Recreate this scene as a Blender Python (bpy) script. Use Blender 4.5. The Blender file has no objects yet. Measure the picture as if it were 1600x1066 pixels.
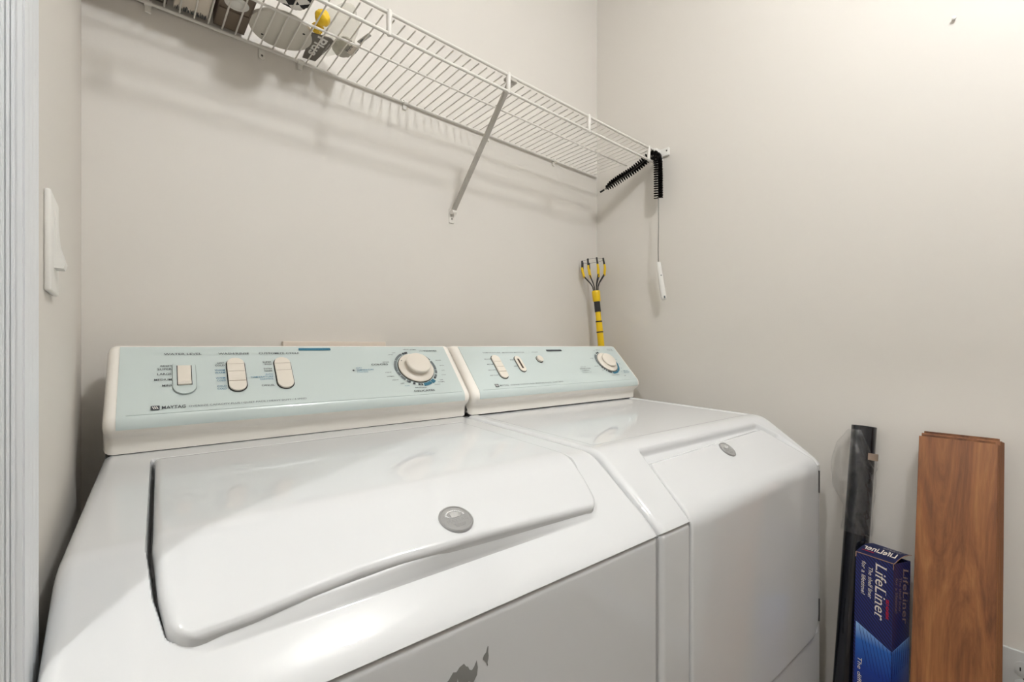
import bpy, bmesh, math, random
import numpy as np
from mathutils import Vector, Matrix
random.seed(7)
S = bpy.context.scene
COL = S.collection
EYE = 1.095            # camera height above the floor (m)

# ------------------------------------------------------------------ camera
cam_d = bpy.data.cameras.new('camera'); cam = bpy.data.objects.new('camera', cam_d); COL.objects.link(cam)
cam.location = (0, 0, EYE)
cam.rotation_euler = (math.radians(90), 0, math.radians(-40.97))
cam_d.sensor_width = 36; cam_d.lens = 36*705/1600; cam_d.shift_y = 8/1600
cam_d.clip_start = 0.02; cam_d.clip_end = 50
S.camera = cam
# ------------------------------------------------------------------ world, exposure
w = bpy.data.worlds.new('world'); S.world = w; w.use_nodes = True
w.node_tree.nodes['Background'].inputs[0].default_value = (1.0, .97, .93, 1)
w.node_tree.nodes['Background'].inputs[1].default_value = 0.05
S.view_settings.view_transform = 'Standard'; S.view_settings.look = 'None'
S.view_settings.gamma = 1; S.view_settings.use_curve_mapping = False
S.view_settings.exposure = 0.95
LAUNDRY_LIGHT = dict(loc=(0.62, -0.24, 2.56), drop=.15, strength=88.0, radius=0.075)
HALL_LIGHT = dict(loc=(-0.84, -0.03, 2.56), drop=.10, strength=500.0, radius=0.033)

# ------------------------------------------------------------------ helpers
def srgb(r, g, b):
    f = lambda c: (c/12.92 if c <= .04045 else ((c+.055)/1.055)**2.4)
    return (f(r/255), f(g/255), f(b/255), 1)
def mat(name, col, rough=.5, metal=0, coat=0, emit=None, trans=0, alpha=1, spec=None, sub=0):
    m = bpy.data.materials.new(name); m.use_nodes = True
    b = m.node_tree.nodes['Principled BSDF']
    b.inputs['Base Color'].default_value = col
    b.inputs['Roughness'].default_value = rough
    b.inputs['Metallic'].default_value = metal
    b.inputs['Coat Weight'].default_value = coat
    b.inputs['Coat Roughness'].default_value = .012
    b.inputs['Transmission Weight'].default_value = trans
    b.inputs['Alpha'].default_value = alpha
    if spec is not None: b.inputs['Specular IOR Level'].default_value = spec
    if emit:
        b.inputs['Emission Color'].default_value = emit[0]; b.inputs['Emission Strength'].default_value = emit[1]
    return m
def nodes(m): return m.node_tree.nodes, m.node_tree.links, m.node_tree.nodes['Principled BSDF']
def add_bump(m, scale, strength, dist=.001, detail=3, stretch=None):
    n, l, b = nodes(m)
    tc = n.new('ShaderNodeTexCoord'); mp = n.new('ShaderNodeMapping'); no = n.new('ShaderNodeTexNoise'); bu = n.new('ShaderNodeBump')
    if stretch: mp.inputs['Scale'].default_value = stretch
    no.inputs['Scale'].default_value = scale; no.inputs['Detail'].default_value = detail
    bu.inputs['Strength'].default_value = strength; bu.inputs['Distance'].default_value = dist
    l.new(tc.outputs['Object'], mp.inputs[0]); l.new(mp.outputs[0], no.inputs['Vector'])
    l.new(no.outputs[0], bu.inputs['Height']); l.new(bu.outputs[0], b.inputs['Normal'])
    return no
def add_mottle(m, c1, c2, scale, detail=4, lo=.35, hi=.65, stretch=None, rough=None):
    n, l, b = nodes(m)
    tc = n.new('ShaderNodeTexCoord'); mp = n.new('ShaderNodeMapping'); no = n.new('ShaderNodeTexNoise'); r = n.new('ShaderNodeValToRGB')
    if stretch: mp.inputs['Scale'].default_value = stretch
    no.inputs['Scale'].default_value = scale; no.inputs['Detail'].default_value = detail
    r.color_ramp.elements[0].position = lo; r.color_ramp.elements[0].color = c1
    r.color_ramp.elements[1].position = hi; r.color_ramp.elements[1].color = c2
    l.new(tc.outputs['Object'], mp.inputs[0]); l.new(mp.outputs[0], no.inputs['Vector'])
    l.new(no.outputs[0], r.inputs[0]); l.new(r.outputs[0], b.inputs['Base Color'])
    return r

def finish(name, bm, m, parent=None, smooth=True, ang=40, loc=None):
    bmesh.ops.recalc_face_normals(bm, faces=bm.faces[:])
    me = bpy.data.meshes.new(name); bm.to_mesh(me); bm.free()
    ms = m if isinstance(m, (list, tuple)) else [m]
    for x in ms: me.materials.append(x)
    if smooth:
        me.shade_smooth()
        me.set_sharp_from_angle(angle=math.radians(ang))
    o = bpy.data.objects.new(name, me); COL.objects.link(o)
    if parent: o.parent = parent
    if loc: o.location = loc
    return o
def meta(o, label=None, cat=None, group=None, kind=None):
    if label: o['label'] = label
    if cat: o['category'] = cat
    if group: o['group'] = group
    if kind: o['kind'] = kind
    return o
def thing(name, label, cat, loc=(0, 0, 0), rz=0, group=None):
    o = bpy.data.objects.new(name, None); COL.objects.link(o); o.location = loc; o.rotation_euler = (0, 0, rz)
    o.empty_display_size = .05
    return meta(o, label, cat, group)
def NB(): return bmesh.new()
def box(bm, a, b, bev=0, seg=3, M=None, mi=0):
    a = Vector(a); b = Vector(b); c = (a+b)/2; s = b-a
    t = bmesh.new(); bmesh.ops.create_cube(t, size=1)
    for v in t.verts: v.co = Vector((v.co.x*s.x, v.co.y*s.y, v.co.z*s.z))+c
    if bev: bmesh.ops.bevel(t, geom=t.edges[:]+t.verts[:], offset=bev, segments=seg, profile=.5, affect='EDGES')
    if M is not None: bmesh.ops.transform(t, matrix=M, verts=t.verts)
    merge(bm, t, mi)
def merge(bm, t, mi=0):
    vm = [bm.verts.new(v.co) for v in t.verts]; t.verts.index_update()
    for f in t.faces:
        try:
            nf = bm.faces.new([vm[v.index] for v in f.verts]); nf.material_index = mi if mi else f.material_index
        except ValueError: pass
    t.free()
def frame_from(d):
    d = Vector(d).normalized(); up = Vector((0, 0, 1)) if abs(d.z) < .95 else Vector((1, 0, 0))
    u = d.cross(up).normalized(); v = d.cross(u).normalized(); return u, v
def tube(bm, pts, r, seg=10, cap=True, mi=0, closed=False):
    pts = [Vector(p) for p in pts]; n = len(pts)
    rs = r if isinstance(r, (list, tuple)) else [r]*n
    rings = []
    d0 = (pts[1]-pts[0]); u, v = frame_from(d0)
    for i, p in enumerate(pts):
        if closed: d = pts[(i+1) % n]-pts[i-1]
        else: d = pts[min(i+1, n-1)]-pts[max(i-1, 0)]
        d.normalize(); u = (u-d*u.dot(d)).normalized(); v = d.cross(u)
        rings.append([bm.verts.new(p+(u*math.cos(2*math.pi*k/seg)+v*math.sin(2*math.pi*k/seg))*rs[i]) for k in range(seg)])
    for i in range(n if closed else n-1):
        A, B = rings[i], rings[(i+1) % n]
        for k in range(seg):
            f = bm.faces.new((A[k], A[(k+1) % seg], B[(k+1) % seg], B[k])); f.material_index = mi
    if cap and not closed:
        for rg in (rings[0], rings[-1]):
            f = bm.faces.new(rg); f.material_index = mi
def lathe(bm, prof, seg=48, M=None, mi=0):
    """prof: list of (r, h), revolved round local z, placed with M"""
    M = M or Matrix.Identity(4); rings = []
    for r, h in prof:
        if r < 1e-6: rings.append([bm.verts.new(M @ Vector((0, 0, h)))])
        else: rings.append([bm.verts.new(M @ Vector((r*math.cos(2*math.pi*k/seg), r*math.sin(2*math.pi*k/seg), h))) for k in range(seg)])
    for A, B in zip(rings, rings[1:]):
        for k in range(seg):
            k2 = (k+1) % seg
            if len(A) == 1 and len(B) == 1: continue
            if len(A) == 1: f = bm.faces.new((A[0], B[k], B[k2]))
            elif len(B) == 1: f = bm.faces.new((A[k], A[k2], B[0]))
            else: f = bm.faces.new((A[k], A[k2], B[k2], B[k]))
            f.material_index = mi
def prism(bm, poly, h0, h1, M=None, mi=0, bev=0):
    """poly in local xy, extruded in z h0..h1"""
    t = bmesh.new()
    a = [t.verts.new((x, y, h0)) for x, y in poly]; b = [t.verts.new((x, y, h1)) for x, y in poly]
    t.faces.new(a[::-1]); top = t.faces.new(b)
    n = len(poly)
    for i in range(n): t.faces.new((a[i], a[(i+1) % n], b[(i+1) % n], b[i]))
    if bev: bmesh.ops.bevel(t, geom=list(top.edges), offset=bev, segments=3, profile=.5, affect='EDGES')
    if M is not None: bmesh.ops.transform(t, matrix=M, verts=t.verts)
    merge(bm, t, mi)
def stadium(w, h, n=10, r=None):
    r = min(w, h)/2 if r is None else r; out = []
    for cx, cy, a0 in ((w/2-r, h/2-r, 0), (-w/2+r, h/2-r, 90), (-w/2+r, -h/2+r, 180), (w/2-r, -h/2+r, 270)):
        for i in range(n+1):
            a = math.radians(a0+90*i/n); out.append((cx+r*math.cos(a), cy+r*math.sin(a)))
    return out
def ringpoly(bm, r0, r1, a0, a1, h, M, mi=0, n=None):
    n = n or max(2, int((a1-a0)/6)); P = []
    for i in range(n+1):
        a = math.radians(a0+(a1-a0)*i/n)
        P.append((bm.verts.new(M @ Vector((r0*math.cos(a), r0*math.sin(a), h))), bm.verts.new(M @ Vector((r1*math.cos(a), r1*math.sin(a), h)))))
    for (a, b), (c, d) in zip(P, P[1:]):
        f = bm.faces.new((a, b, d, c)); f.material_index = mi
def text(bm, s, x, y, w, h, M, align='L', mi=0, shear=0, serif=False, z=0.0, rot=0, bold=0):
    """writing as flat polygons: s fitted into width w and cap height h, anchored at (x, y) of the plane M"""
    cu = bpy.data.curves.new('t', 'FONT'); cu.body = s; cu.resolution_u = 2; cu.fill_mode = 'BOTH'; cu.offset = bold
    ob = bpy.data.objects.new('t', cu); COL.objects.link(ob)
    dg = bpy.context.evaluated_depsgraph_get(); me = bpy.data.meshes.new_from_object(ob.evaluated_get(dg))
    bpy.data.objects.remove(ob); bpy.data.curves.remove(cu)
    if not me.vertices: return
    xs = [v.co.x for v in me.vertices]; x0, x1 = min(xs), max(xs)
    sx = w/(x1-x0); sy = h/.69
    ax = {'L': 0, 'C': -.5, 'R': -1}[align]
    R = Matrix.Rotation(rot, 3, 'Z')
    vs = []
    for v in me.vertices:
        p = Vector(((v.co.x-x0)*sx+ax*w+shear*v.co.y*sy, v.co.y*sy, 0)); p = R @ p
        vs.append(bm.verts.new(M @ Vector((p.x+x, p.y+y, z))))
    for f in me.polygons:
        try: nf = bm.faces.new([vs[i] for i in f.vertices]); nf.material_index = mi
        except ValueError: pass
    bpy.data.meshes.remove(me)
def sdf(P, poly, r=0):
    """signed distance (negative inside) of points P (N,2) to poly, with r added rounding"""
    d = np.full(len(P), 1e9); inside = np.zeros(len(P), bool); n = len(poly)
    for i in range(n):
        a = np.array(poly[i]); b = np.array(poly[(i+1) % n]); e = b-a; wv = P-a
        t = np.clip((wv@e)/(e@e), 0, 1); q = wv-t[:, None]*e; d = np.minimum(d, np.hypot(q[:, 0], q[:, 1]))
        c = ((a[1] > P[:, 1]) != (b[1] > P[:, 1])) & (P[:, 0] < (b[0]-a[0])*(P[:, 1]-a[1])/((b[1]-a[1]) or 1e-12)+a[0])
        inside ^= c
    return np.where(inside, -d, d)-r
def sstep(x): x = np.clip(x, 0, 1); return x*x*(3-2*x)
def resample(raw, step):
    out = [raw[0]]
    for a, b in zip(raw, raw[1:]):
        L = math.dist(a, b); k = max(1, int(round(L/step)))
        for i in range(1, k+1): out.append((a[0]+(b[0]-a[0])*i/k, a[1]+(b[1]-a[1])*i/k))
    return out
def bez(p0, p1, p2, n=8): return [((1-t)**2*p0[0]+2*t*(1-t)*p1[0]+t*t*p2[0], (1-t)**2*p0[1]+2*t*(1-t)*p1[1]+t*t*p2[1]) for t in [i/n for i in range(n+1)]]
def sheet(bm, prof, tt, xs, hfun, out=1, mi=0):
    """grid surface: profile (y,z) swept along x, displaced along the profile normal by hfun(x, t)"""
    P = np.array(prof); n = len(P)
    d = np.gradient(P, axis=0); d /= np.linalg.norm(d, axis=1)[:, None]
    N = np.stack([d[:, 1], -d[:, 0]], 1)*out
    X, T = np.meshgrid(xs, tt); H = hfun(X.ravel(), T.ravel()).reshape(X.shape)
    V = [[bm.verts.new((X[i, j], P[i, 0]+N[i, 0]*H[i, j], P[i, 1]+N[i, 1]*H[i, j])) for j in range(len(xs))] for i in range(n)]
    for i in range(n-1):
        for j in range(len(xs)-1):
            f = bm.faces.new((V[i][j], V[i+1][j], V[i+1][j+1], V[i][j+1])); f.material_index = mi
    return V

# ------------------------------------------------------------------ materials
MW = mat('wall_paint', srgb(221, 216, 208), .55); add_bump(MW, 260, .10, .0008)
MWHALL = mat('hall_paint', srgb(206, 200, 190), .8)
MC = mat('ceiling_paint', srgb(232, 228, 220), .9)
MT = mat('white_trim_paint', srgb(228, 231, 233), .3)
MF = mat('vinyl_floor', srgb(110, 98, 84), .5); add_mottle(MF, srgb(92, 80, 68), srgb(128, 114, 98), 6, stretch=(1, 8, 1))
ME = mat('white_enamel', srgb(212, 213, 213), .6, coat=1, spec=.0); 
MEL = mat('lid_enamel', srgb(212, 213, 213), .6, coat=1, spec=.0)
MFR = mat('front_enamel', srgb(212, 213, 213), .6, coat=1, spec=.0)
MCON = mat('console_plastic', srgb(246, 241, 232), .3, coat=.5)
MPL = mat('aqua_faceplate', srgb(204, 215, 212), .30, coat=.3)
MBTN = mat('cream_button', srgb(230, 222, 209), .4)
MDK = mat('dark_print', srgb(70, 74, 78), .6)
MGY = mat('grey_print', srgb(112, 120, 122), .6)
MBL = mat('blue_print', srgb(70, 128, 160), .6)
MTL = mat('teal_print', srgb(52, 116, 140), .6)
MGAP = mat('dark_gap', srgb(38, 38, 36), .8)
MMET = mat('brushed_badge', srgb(168, 168, 167), .3, metal=.45)
MHI = mat('hinge_steel', srgb(120, 122, 124), .3, metal=.9)
MSH = mat('white_vinyl_wire', srgb(226, 222, 214), .35)
MBR = mat('painted_steel_brace', srgb(186, 181, 172), .4)
MWP = mat('white_plastic', srgb(234, 232, 226), .35)
MBK = mat('black_bristle', srgb(22, 19, 18), .7)
MSC = mat('screw_steel', srgb(120, 118, 112), .35, metal=.8)
MYE = mat('yellow_plastic', srgb(236, 196, 20), .4)
MBP = mat('black_plastic', srgb(30, 28, 30), .45)
MTB = mat('black_gloss_roll', srgb(16, 18, 26), .22, coat=.5)
MCH = mat('worn_grey_chip', srgb(132, 132, 129), .5)

# ------------------------------------------------------------------ the room
XL, XR, YB, YF, HC = -0.055, 1.474, 1.166, -2.30, 2.56
HX = -1.75                                    # far side of the hall beyond the doorway
DY0, DY1, DH = -0.42, 0.474, 2.035            # doorway in the left wall
def struct(name, bm, m, **k):
    o = finish(name, bm, m, **k); o['kind'] = 'structure'; return o
b = NB(); box(b, (HX-.1, YF-.1, -.1), (XR+.1, YB+.1, 0)); struct('floor', b, MF, smooth=False)
b = NB(); box(b, (HX-.1, YF-.1, HC), (XR+.1, YB+.1, HC+.1)); struct('ceiling', b, MC, smooth=False)
b = NB(); box(b, (XL-.11, YB, 0), (XR+.1, YB+.1, HC)); struct('wall_back', b, MW, smooth=False)
b = NB(); box(b, (XR, YF, 0), (XR+.1, YB, HC)); struct('wall_right', b, MW, smooth=False)
b = NB(); box(b, (HX, YF-.1, 0), (XR+.1, YF, HC)); struct('wall_front', b, MW, smooth=False)
b = NB(); box(b, (XL-.11, DY1+.012, 0), (XL, YB, HC)); box(b, (XL-.11, YF, 0), (XL, DY0-.012, HC)); box(b, (XL-.11, DY0-.012, DH+.012), (XL, DY1+.012, HC))
struct('wall_left', b, MW, smooth=False)
b = NB(); box(b, (HX-.1, YF, 0), (HX, YB+.1, HC)); box(b, (HX, YB, 0), (XL-.11, YB+.1, HC)); struct('wall_hall', b, MWHALL, smooth=False)
# door lining and fluted casing of the doorway
b = NB()
box(b, (XL-.112, DY1, 0), (XL+.002, DY1+.012, DH)); box(b, (XL-.112, DY0-.012, 0), (XL+.002, DY0, DH)); box(b, (XL-.112, DY0-.012, DH), (XL+.002, DY1+.012, DH+.012))
box(b, (XL-.07, DY1-.01, 0), (XL-.037, DY1, DH), .002); box(b, (XL-.07, DY0, 0), (XL-.035, DY0+.01, DH), .002)
for xb in (-.0575, -.0600, -.0625, -.0660): tube(b, [(xb, DY1-.0002, 0), (xb, DY1-.0002, DH)], .0010, 8)
struct('trim_1', b, MT)
def casing(y0, y1):
    # moulded face: outer edge at y1 (away from the opening), thin, with beads
    n = 44; pts = []
    W = abs(y1-y0); sg = 1 if y1 > y0 else -1
    for i in range(n+1):
        u = i/n
        h = .0030+.0012*math.sin(min(u, 1)*math.pi*.5)+.0014*abs(math.sin(u*math.pi*4.0))
        if u > .94: h = .0044*math.sqrt(max(0, 1-((u-.94)/.06)**2))*.6+.0018
        pts.append((y0+sg*W*u, h))
    t = NB(); A = []; Bv = []
    for y, h in pts: A.append(t.verts.new((XL+h, y, 0))); Bv.append(t.verts.new((XL+h, y, DH+.06)))
    A0 = t.verts.new((XL, y0, 0)); B0 = t.verts.new((XL, y0, DH+.06)); A1 = t.verts.new((XL, y1, 0)); B1 = t.verts.new((XL, y1, DH+.06))
    A = [A0]+A+[A1]; Bv = [B0]+Bv+[B1]
    for i in range(len(A)-1): t.faces.new((A[i], A[i+1], Bv[i+1], Bv[i]))
    t.faces.new(A); t.faces.new(Bv); return t
struct('trim_2', casing(DY1+.003, DY1+.056), MT, ang=60)
struct('trim_3', casing(DY0-.003, DY0-.065), MT, ang=60)
b = NB(); box(b, (XL, DY0-.003, DH+.003), (XL+.008, DY1+.003, DH+.063), .002); struct('trim_4', b, MT)
b = NB(); box(b, (XR-.012, YF, 0), (XR, YB, .085), .003); struct('baseboard_right', b, MT)

# ------------------------------------------------------------------ ceiling lights (above and behind the camera)
def lamp(loc, drop, strength, radius, label, col):
    t = thing('ceiling_light', label, 'ceiling light', loc)
    b = NB(); lathe(b, [(0, 0), (radius*.95, 0), (radius*.95, -.012), (radius*.6, -.020), (radius*.5, -drop+radius*.86), (0, -drop+radius*.86)]); finish('base', b, MWP, t)
    e = mat('lit_glass_globe', (1, 1, 1, 1), .4, emit=(col, strength))
    b = NB(); lathe(b, [(radius*math.sin(math.radians(a)), -drop+radius*math.cos(math.radians(a))) for a in range(0, 181, 6)]); finish('glass_globe', b, e, t)
    return t
lamp(LAUNDRY_LIGHT['loc'], LAUNDRY_LIGHT['drop'], LAUNDRY_LIGHT['strength'], LAUNDRY_LIGHT['radius'], 'round white glass globe light on the ceiling of the laundry room', (.94, .965, 1, 1))
lamp(HALL_LIGHT['loc'], HALL_LIGHT['drop'], HALL_LIGHT['strength'], HALL_LIGHT['radius'], 'round white glass globe light on the ceiling of the hall outside the doorway', (.97, .985, 1, 1))

# ------------------------------------------------------------------ the two machines
YAW = math.radians(-2.9)
mX = Vector((math.cos(YAW), math.sin(YAW), 0)); mY = Vector((-math.sin(YAW), math.cos(YAW), 0))
FY = .409                                     # front plane of both machines in their own frame
def machine(name, X0, label, cat):
    p = mX*X0+mY*FY
    return thing(name, label, cat, (p.x, p.y, 0), YAW)
def L(y, z): return (y-FY, z+EYE)             # frame (distance, height rel. eye) -> local
BEND = (.545, -.188)
sd = np.array([-.135, -.098]); sd /= np.linalg.norm(sd)
def on_slope(t): return (BEND[0]+sd[0]*t, BEND[1]+sd[1]*t)
def top_profile():
    a = (1.092, -.174); d1 = np.array(BEND)-np.array(a); d1 /= np.linalg.norm(d1)
    p1 = tuple(np.array(BEND)-d1*.022); p2 = on_slope(.022); ns = on_slope(.1235)
    raw = resample([a, p1], .0032)[:-1]+bez(p1, BEND, p2, 10)+resample([p2, ns], .0016)[1:-1]+bez(ns, (.4150, -.2825), (.409, -.2925), 12)
    raw = [L(*q) for q in raw]
    t = [0]
    for q, r in zip(raw, raw[1:]): t.append(t[-1]+math.dist(q, r))
    # t=0 at the bend
    i0 = min(range(len(raw)), key=lambda i: abs(raw[i][0]-(BEND[0]-FY)) + abs(raw[i][1]-(BEND[1]+EYE)))
    t = np.array(t)-t[i0]
    return raw, t
def edge_drop(x, W, r):
    e = np.minimum(x, W-x); q = np.clip(r-e, 0, r)
    return -(r-np.sqrt(np.maximum(r*r-q*q, 0)))
def xs_for(W, step=.003, extra=()):
    a = list(np.linspace(0, .016, 9))+list(np.arange(.019, W-.018, step))+list(np.linspace(W-.016, W, 9))+list(extra)
    return np.array(sorted(set(np.round(a, 5))))
WID = .684
def skirt(bm, V, drop):
    """turn the outer border of a sheet down"""
    for col in (0, -1):
        prev = None
        for row in V:
            v = row[col]; nv = bm.verts.new((v.co.x, v.co.y, v.co.z-drop))
            if prev: bm.faces.new((prev[0], v, nv, prev[1]))
            prev = (v, nv)
    prev = None
    for v in V[-1]:
        nv = bm.verts.new((v.co.x, v.co.y+.02, v.co.z))
        if prev: bm.faces.new((prev[0], v, nv, prev[1]))
        prev = (v, nv)
def cabinet(t, pocket=None):
    b = NB()
    side = [L(.425, -1.065), L(1.088, -1.065), L(1.088, -.200), L(.560, -.222), L(.430, -.315)]
    prism(b, side, .004, WID-.004, Matrix(((0, 0, 1, 0), (1, 0, 0, 0), (0, 1, 0, 0), (0, 0, 0, 1))))
    body = finish('cabinet', b, ME, t)
    raw = [L(.440, -.2945), L(.420, -.2945)]+bez(L(.420, -.2945), L(.4105, -.2945), L(.4105, -.304), 6)[1:]+resample([L(.4105, -.304), L(.4105, -1.065)], .008)[1:]
    tt = [0]
    for q, r in zip(raw, raw[1:]): tt.append(tt[-1]+math.dist(q, r))
    tt = np.array(tt)
    zz = np.array([q[1]-EYE for q in raw])
    def hf(x, T):
        h = edge_drop(x, WID, .013)
        if pocket: h = h+pocket(x, np.interp(T, tt, zz))
        return h
    b = NB(); V = sheet(b, raw, tt, xs_for(WID, .006, (.078, .080, .0815, .083, .085, .655, .657, .6585, .660) if pocket else ()), hf)
    # side returns
    for col in (0, -1):
        prev = None
        for row in V[3:]:
            v = row[col]; nv = b.verts.new((v.co.x, v.co.y+.02, v.co.z))
            if prev: b.faces.new((prev[0], v, nv, prev[1]))
            prev = (v, nv)
    fp = finish('front_panel', b, MFR, t)
    for x in (.06, WID-.06):
        for y in (.06, .60):
            b = NB(); lathe(b, [(0, 0), (.022, 0), (.022, .012), (.008, .016), (.008, .04), (0, .04)], 20, Matrix.Translation((x, y, 0))); finish('foot', b, MBP, t)
    return body, fp

# console ---------------------------------------------------------------
F0 = (.950, -.112); fd = np.array([.1, .106]); fd /= np.linalg.norm(fd)
def console(t, x0, W, px0, px1):
    lip = bez((.950, -.112), (.9445, -.119), (.9455, -.130), 6)
    b = NB(); q0 = L(.9715, -.181); q1 = L(1.10, -.1735); box(b, (x0+.003, q0[0], q0[1]), (x0+W-.003, q1[0], q1[1])); gs = finish('console_gap_shade', b, MGAP, t, smooth=False)  # dark strip painted in as the shadow in the gap under the console
    under = bez((.9455, -.130), (.947, -.141), (.9640, -.150), 6)
    top = bez((1.050, -.006), (1.0565, .0005), (1.068, .0005), 6)
    prof = [(1.08, -.1758), (.975, -.1758)]+resample([(.9685, -.1758), (.9665, -.158)], .008)+under[::-1][:-1]+lip[::-1]
    prof = prof+resample([(.950, -.112), (1.050, -.006)], .012)[1:-1]+top+[(1.102, -.001), (1.108, -.006), (1.108, -.1758)]
    prof = [L(*q) for q in prof]
    tt = [0]
    for q, r in zip(prof, prof[1:]): tt.append(tt[-1]+math.dist(q, r))
    def hf(x, T): return edge_drop(x, W, .013)
    b = NB(); V = sheet(b, prof, np.array(tt), xs_for(W, .02), hf, out=-1)
    for col in (0, -1): b.faces.new([row[col] for row in V])
    bmesh.ops.translate(b, verts=b.verts, vec=(x0, 0, 0))
    c = finish('console', b, MCON, t, ang=50)
    # faceplate strip following the front
    pp = [(.9505, -.1335+.0)]+lip[::-1]
    pp = [under[1]]+lip[::-1]+resample([(.950, -.112), (1.050, -.006)], .02)[1:]+[top[2]]
    pp = [L(*q) for q in pp]
    tt = [0]
    for q, r in zip(pp, pp[1:]): tt.append(tt[-1]+math.dist(q, r))
    b = NB(); sheet(b, pp, np.array(tt), np.linspace(px0, px1, 12), lambda x, T: .0011+0*x, out=-1)
    bmesh.ops.remove_doubles(b, verts=b.verts, dist=1e-6)
    bd = [e for e in b.edges if e.is_boundary]; r_ = bmesh.ops.extrude_edge_only(b, edges=bd)
    for v in [q for q in r_['geom'] if isinstance(q, bmesh.types.BMVert)]: v.co.y += .0012
    fp = finish('faceplate', b, MPL, c, ang=30)
    # crease line of the printed plate
    a = L(*F0)
    b = NB(); box(b, (px0+.012, a[0]-.0016, a[1]-.0004), (px1-.006, a[0]+.0006, a[1]+.0006)); finish('crease_line', b, mat('crease', srgb(172, 186, 182), .5), c, smooth=False)
    return c
# plane matrix of the slanted faceplate: local x = across, local y = up the slope, z = outwards
def plate_matrix():
    o = L(*F0)
    ex = Vector((1, 0, 0)); ey = Vector((0, fd[0], fd[1])); ez = ex.cross(ey)
    if ez.y > 0: ez = -ez
    M = Matrix(((ex.x, ey.x, ez.x, 0), (ex.y, ey.y, ez.y, o[0]), (ex.z, ey.z, ez.z, o[1]), (0, 0, 0, 1)))
    return M @ Matrix.Translation((0, 0, .0023))
PM = plate_matrix()
def at(x, y, z=0): return PM @ Matrix.Translation((x, y, z))
def dial(c, x, v, rs, rk, h, ptr):
    b = NB(); lathe(b, [(0, .0002), (rs+.0016, .0002), (rs+.0016, .0006)], 64, at(x, v)); finish('dial_shadow_gap', b, MGAP, c)
    b = NB(); lathe(b, [(rs, 0), (rs, .003), (rs-.0015, .0042), (rk+.004, .0062), (rk*.86, .009), (0, .009)], 64, at(x, v)); d = finish('dial', b, MBTN, c)
    b = NB(); lathe(b, [(rk*.84, .006), (rk*.90, h*.75), (rk, h*.78), (rk, h-.003), (rk-.0015, h-.0008), (rk-.004, h), (0, h+.0006)], 64, at(x, v)); finish('knob', b, MBTN, d)
    a = math.radians(ptr); b = NB(); lathe(b, [(0, .0008), (.0018, .0006), (.0018, 0)], 12, at(x+(rs-.006)*math.cos(a), v+(rs-.006)*math.sin(a), .0046)); finish('pointer_mark', b, MDK, d)
def button_stack(c, x, v, w, h, splits, hollow=True):
    b = NB(); prism(b, stadium(w+.0035, h+.0035), 0, .0006, at(x, v, -.0003)); finish('slot', b, MGAP, c)
    b = NB(); prism(b, stadium(w, h), 0, .0040, at(x, v, 0), bev=.0016)
    s = finish('push_button_bar', b, MBTN, c)
    b = NB()
    for q, th in splits: box(b, (-w/2+.0008, q-th/2, 0), (w/2-.0008, q+th/2, .0043), M=at(x, v, 0))
    finish('button_seam', b, mat('seam', srgb(176, 162, 146), .6), c, smooth=False)

washer = machine('washing_machine', -.0712, 'white top-loading washing machine with closed lid and chipped front, left of the two appliances', 'washing machine')
cabinet(washer)
# top deck with lid well
raw, tt = top_profile()
TF = .106
well = [(.0617+.012, -.385+.012), (.0617+.012, .0), (.0665+.012, .05), (.0745+.012, .0975-.012), (.598-.012, .0855), (.628-.012, .0), (.632-.012, -.385+.012)]
def lip_h(x):
    a = np.interp(x, [.085, .14, .20, .24, .28, .33, .38, .42, .48, .54, .595], [.0008, .002, .0042, .0075, .0115, .0150, .0148, .0125, .0085, .0042, .001])
    return a
def deck_h(x, T):
    d = sdf(np.stack([x, T], 1), well, .012)
    dep = .012+.016*sstep((.10-x)/.03)
    fr = sstep((T-.02)/.06)
    h = -(dep*(1-fr)+.015*fr)*sstep(-d/.004+.1)*sstep((T+.368)/.02)
    A = sstep((x-.088)/.03)*sstep((.596-x)/.03)
    h += A*(lip_h(x)+.0035)*np.clip((.1140-T)/.0130, 0, 1)**.9*(T > .0985)
    return h+edge_drop(x, WID, .014)
b = NB(); V = sheet(b, raw, tt, xs_for(WID, .003, tuple(np.arange(.058, .100, .001))+tuple(np.arange(.580, .640, .0012))), deck_h, out=1)
skirt(b, V, .045)
deck = finish('top_deck', b, ME, washer, ang=32)
b = NB(); box(b, (.064, .06, -.25+EYE), (.075, .47, -.205+EYE)); 
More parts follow.
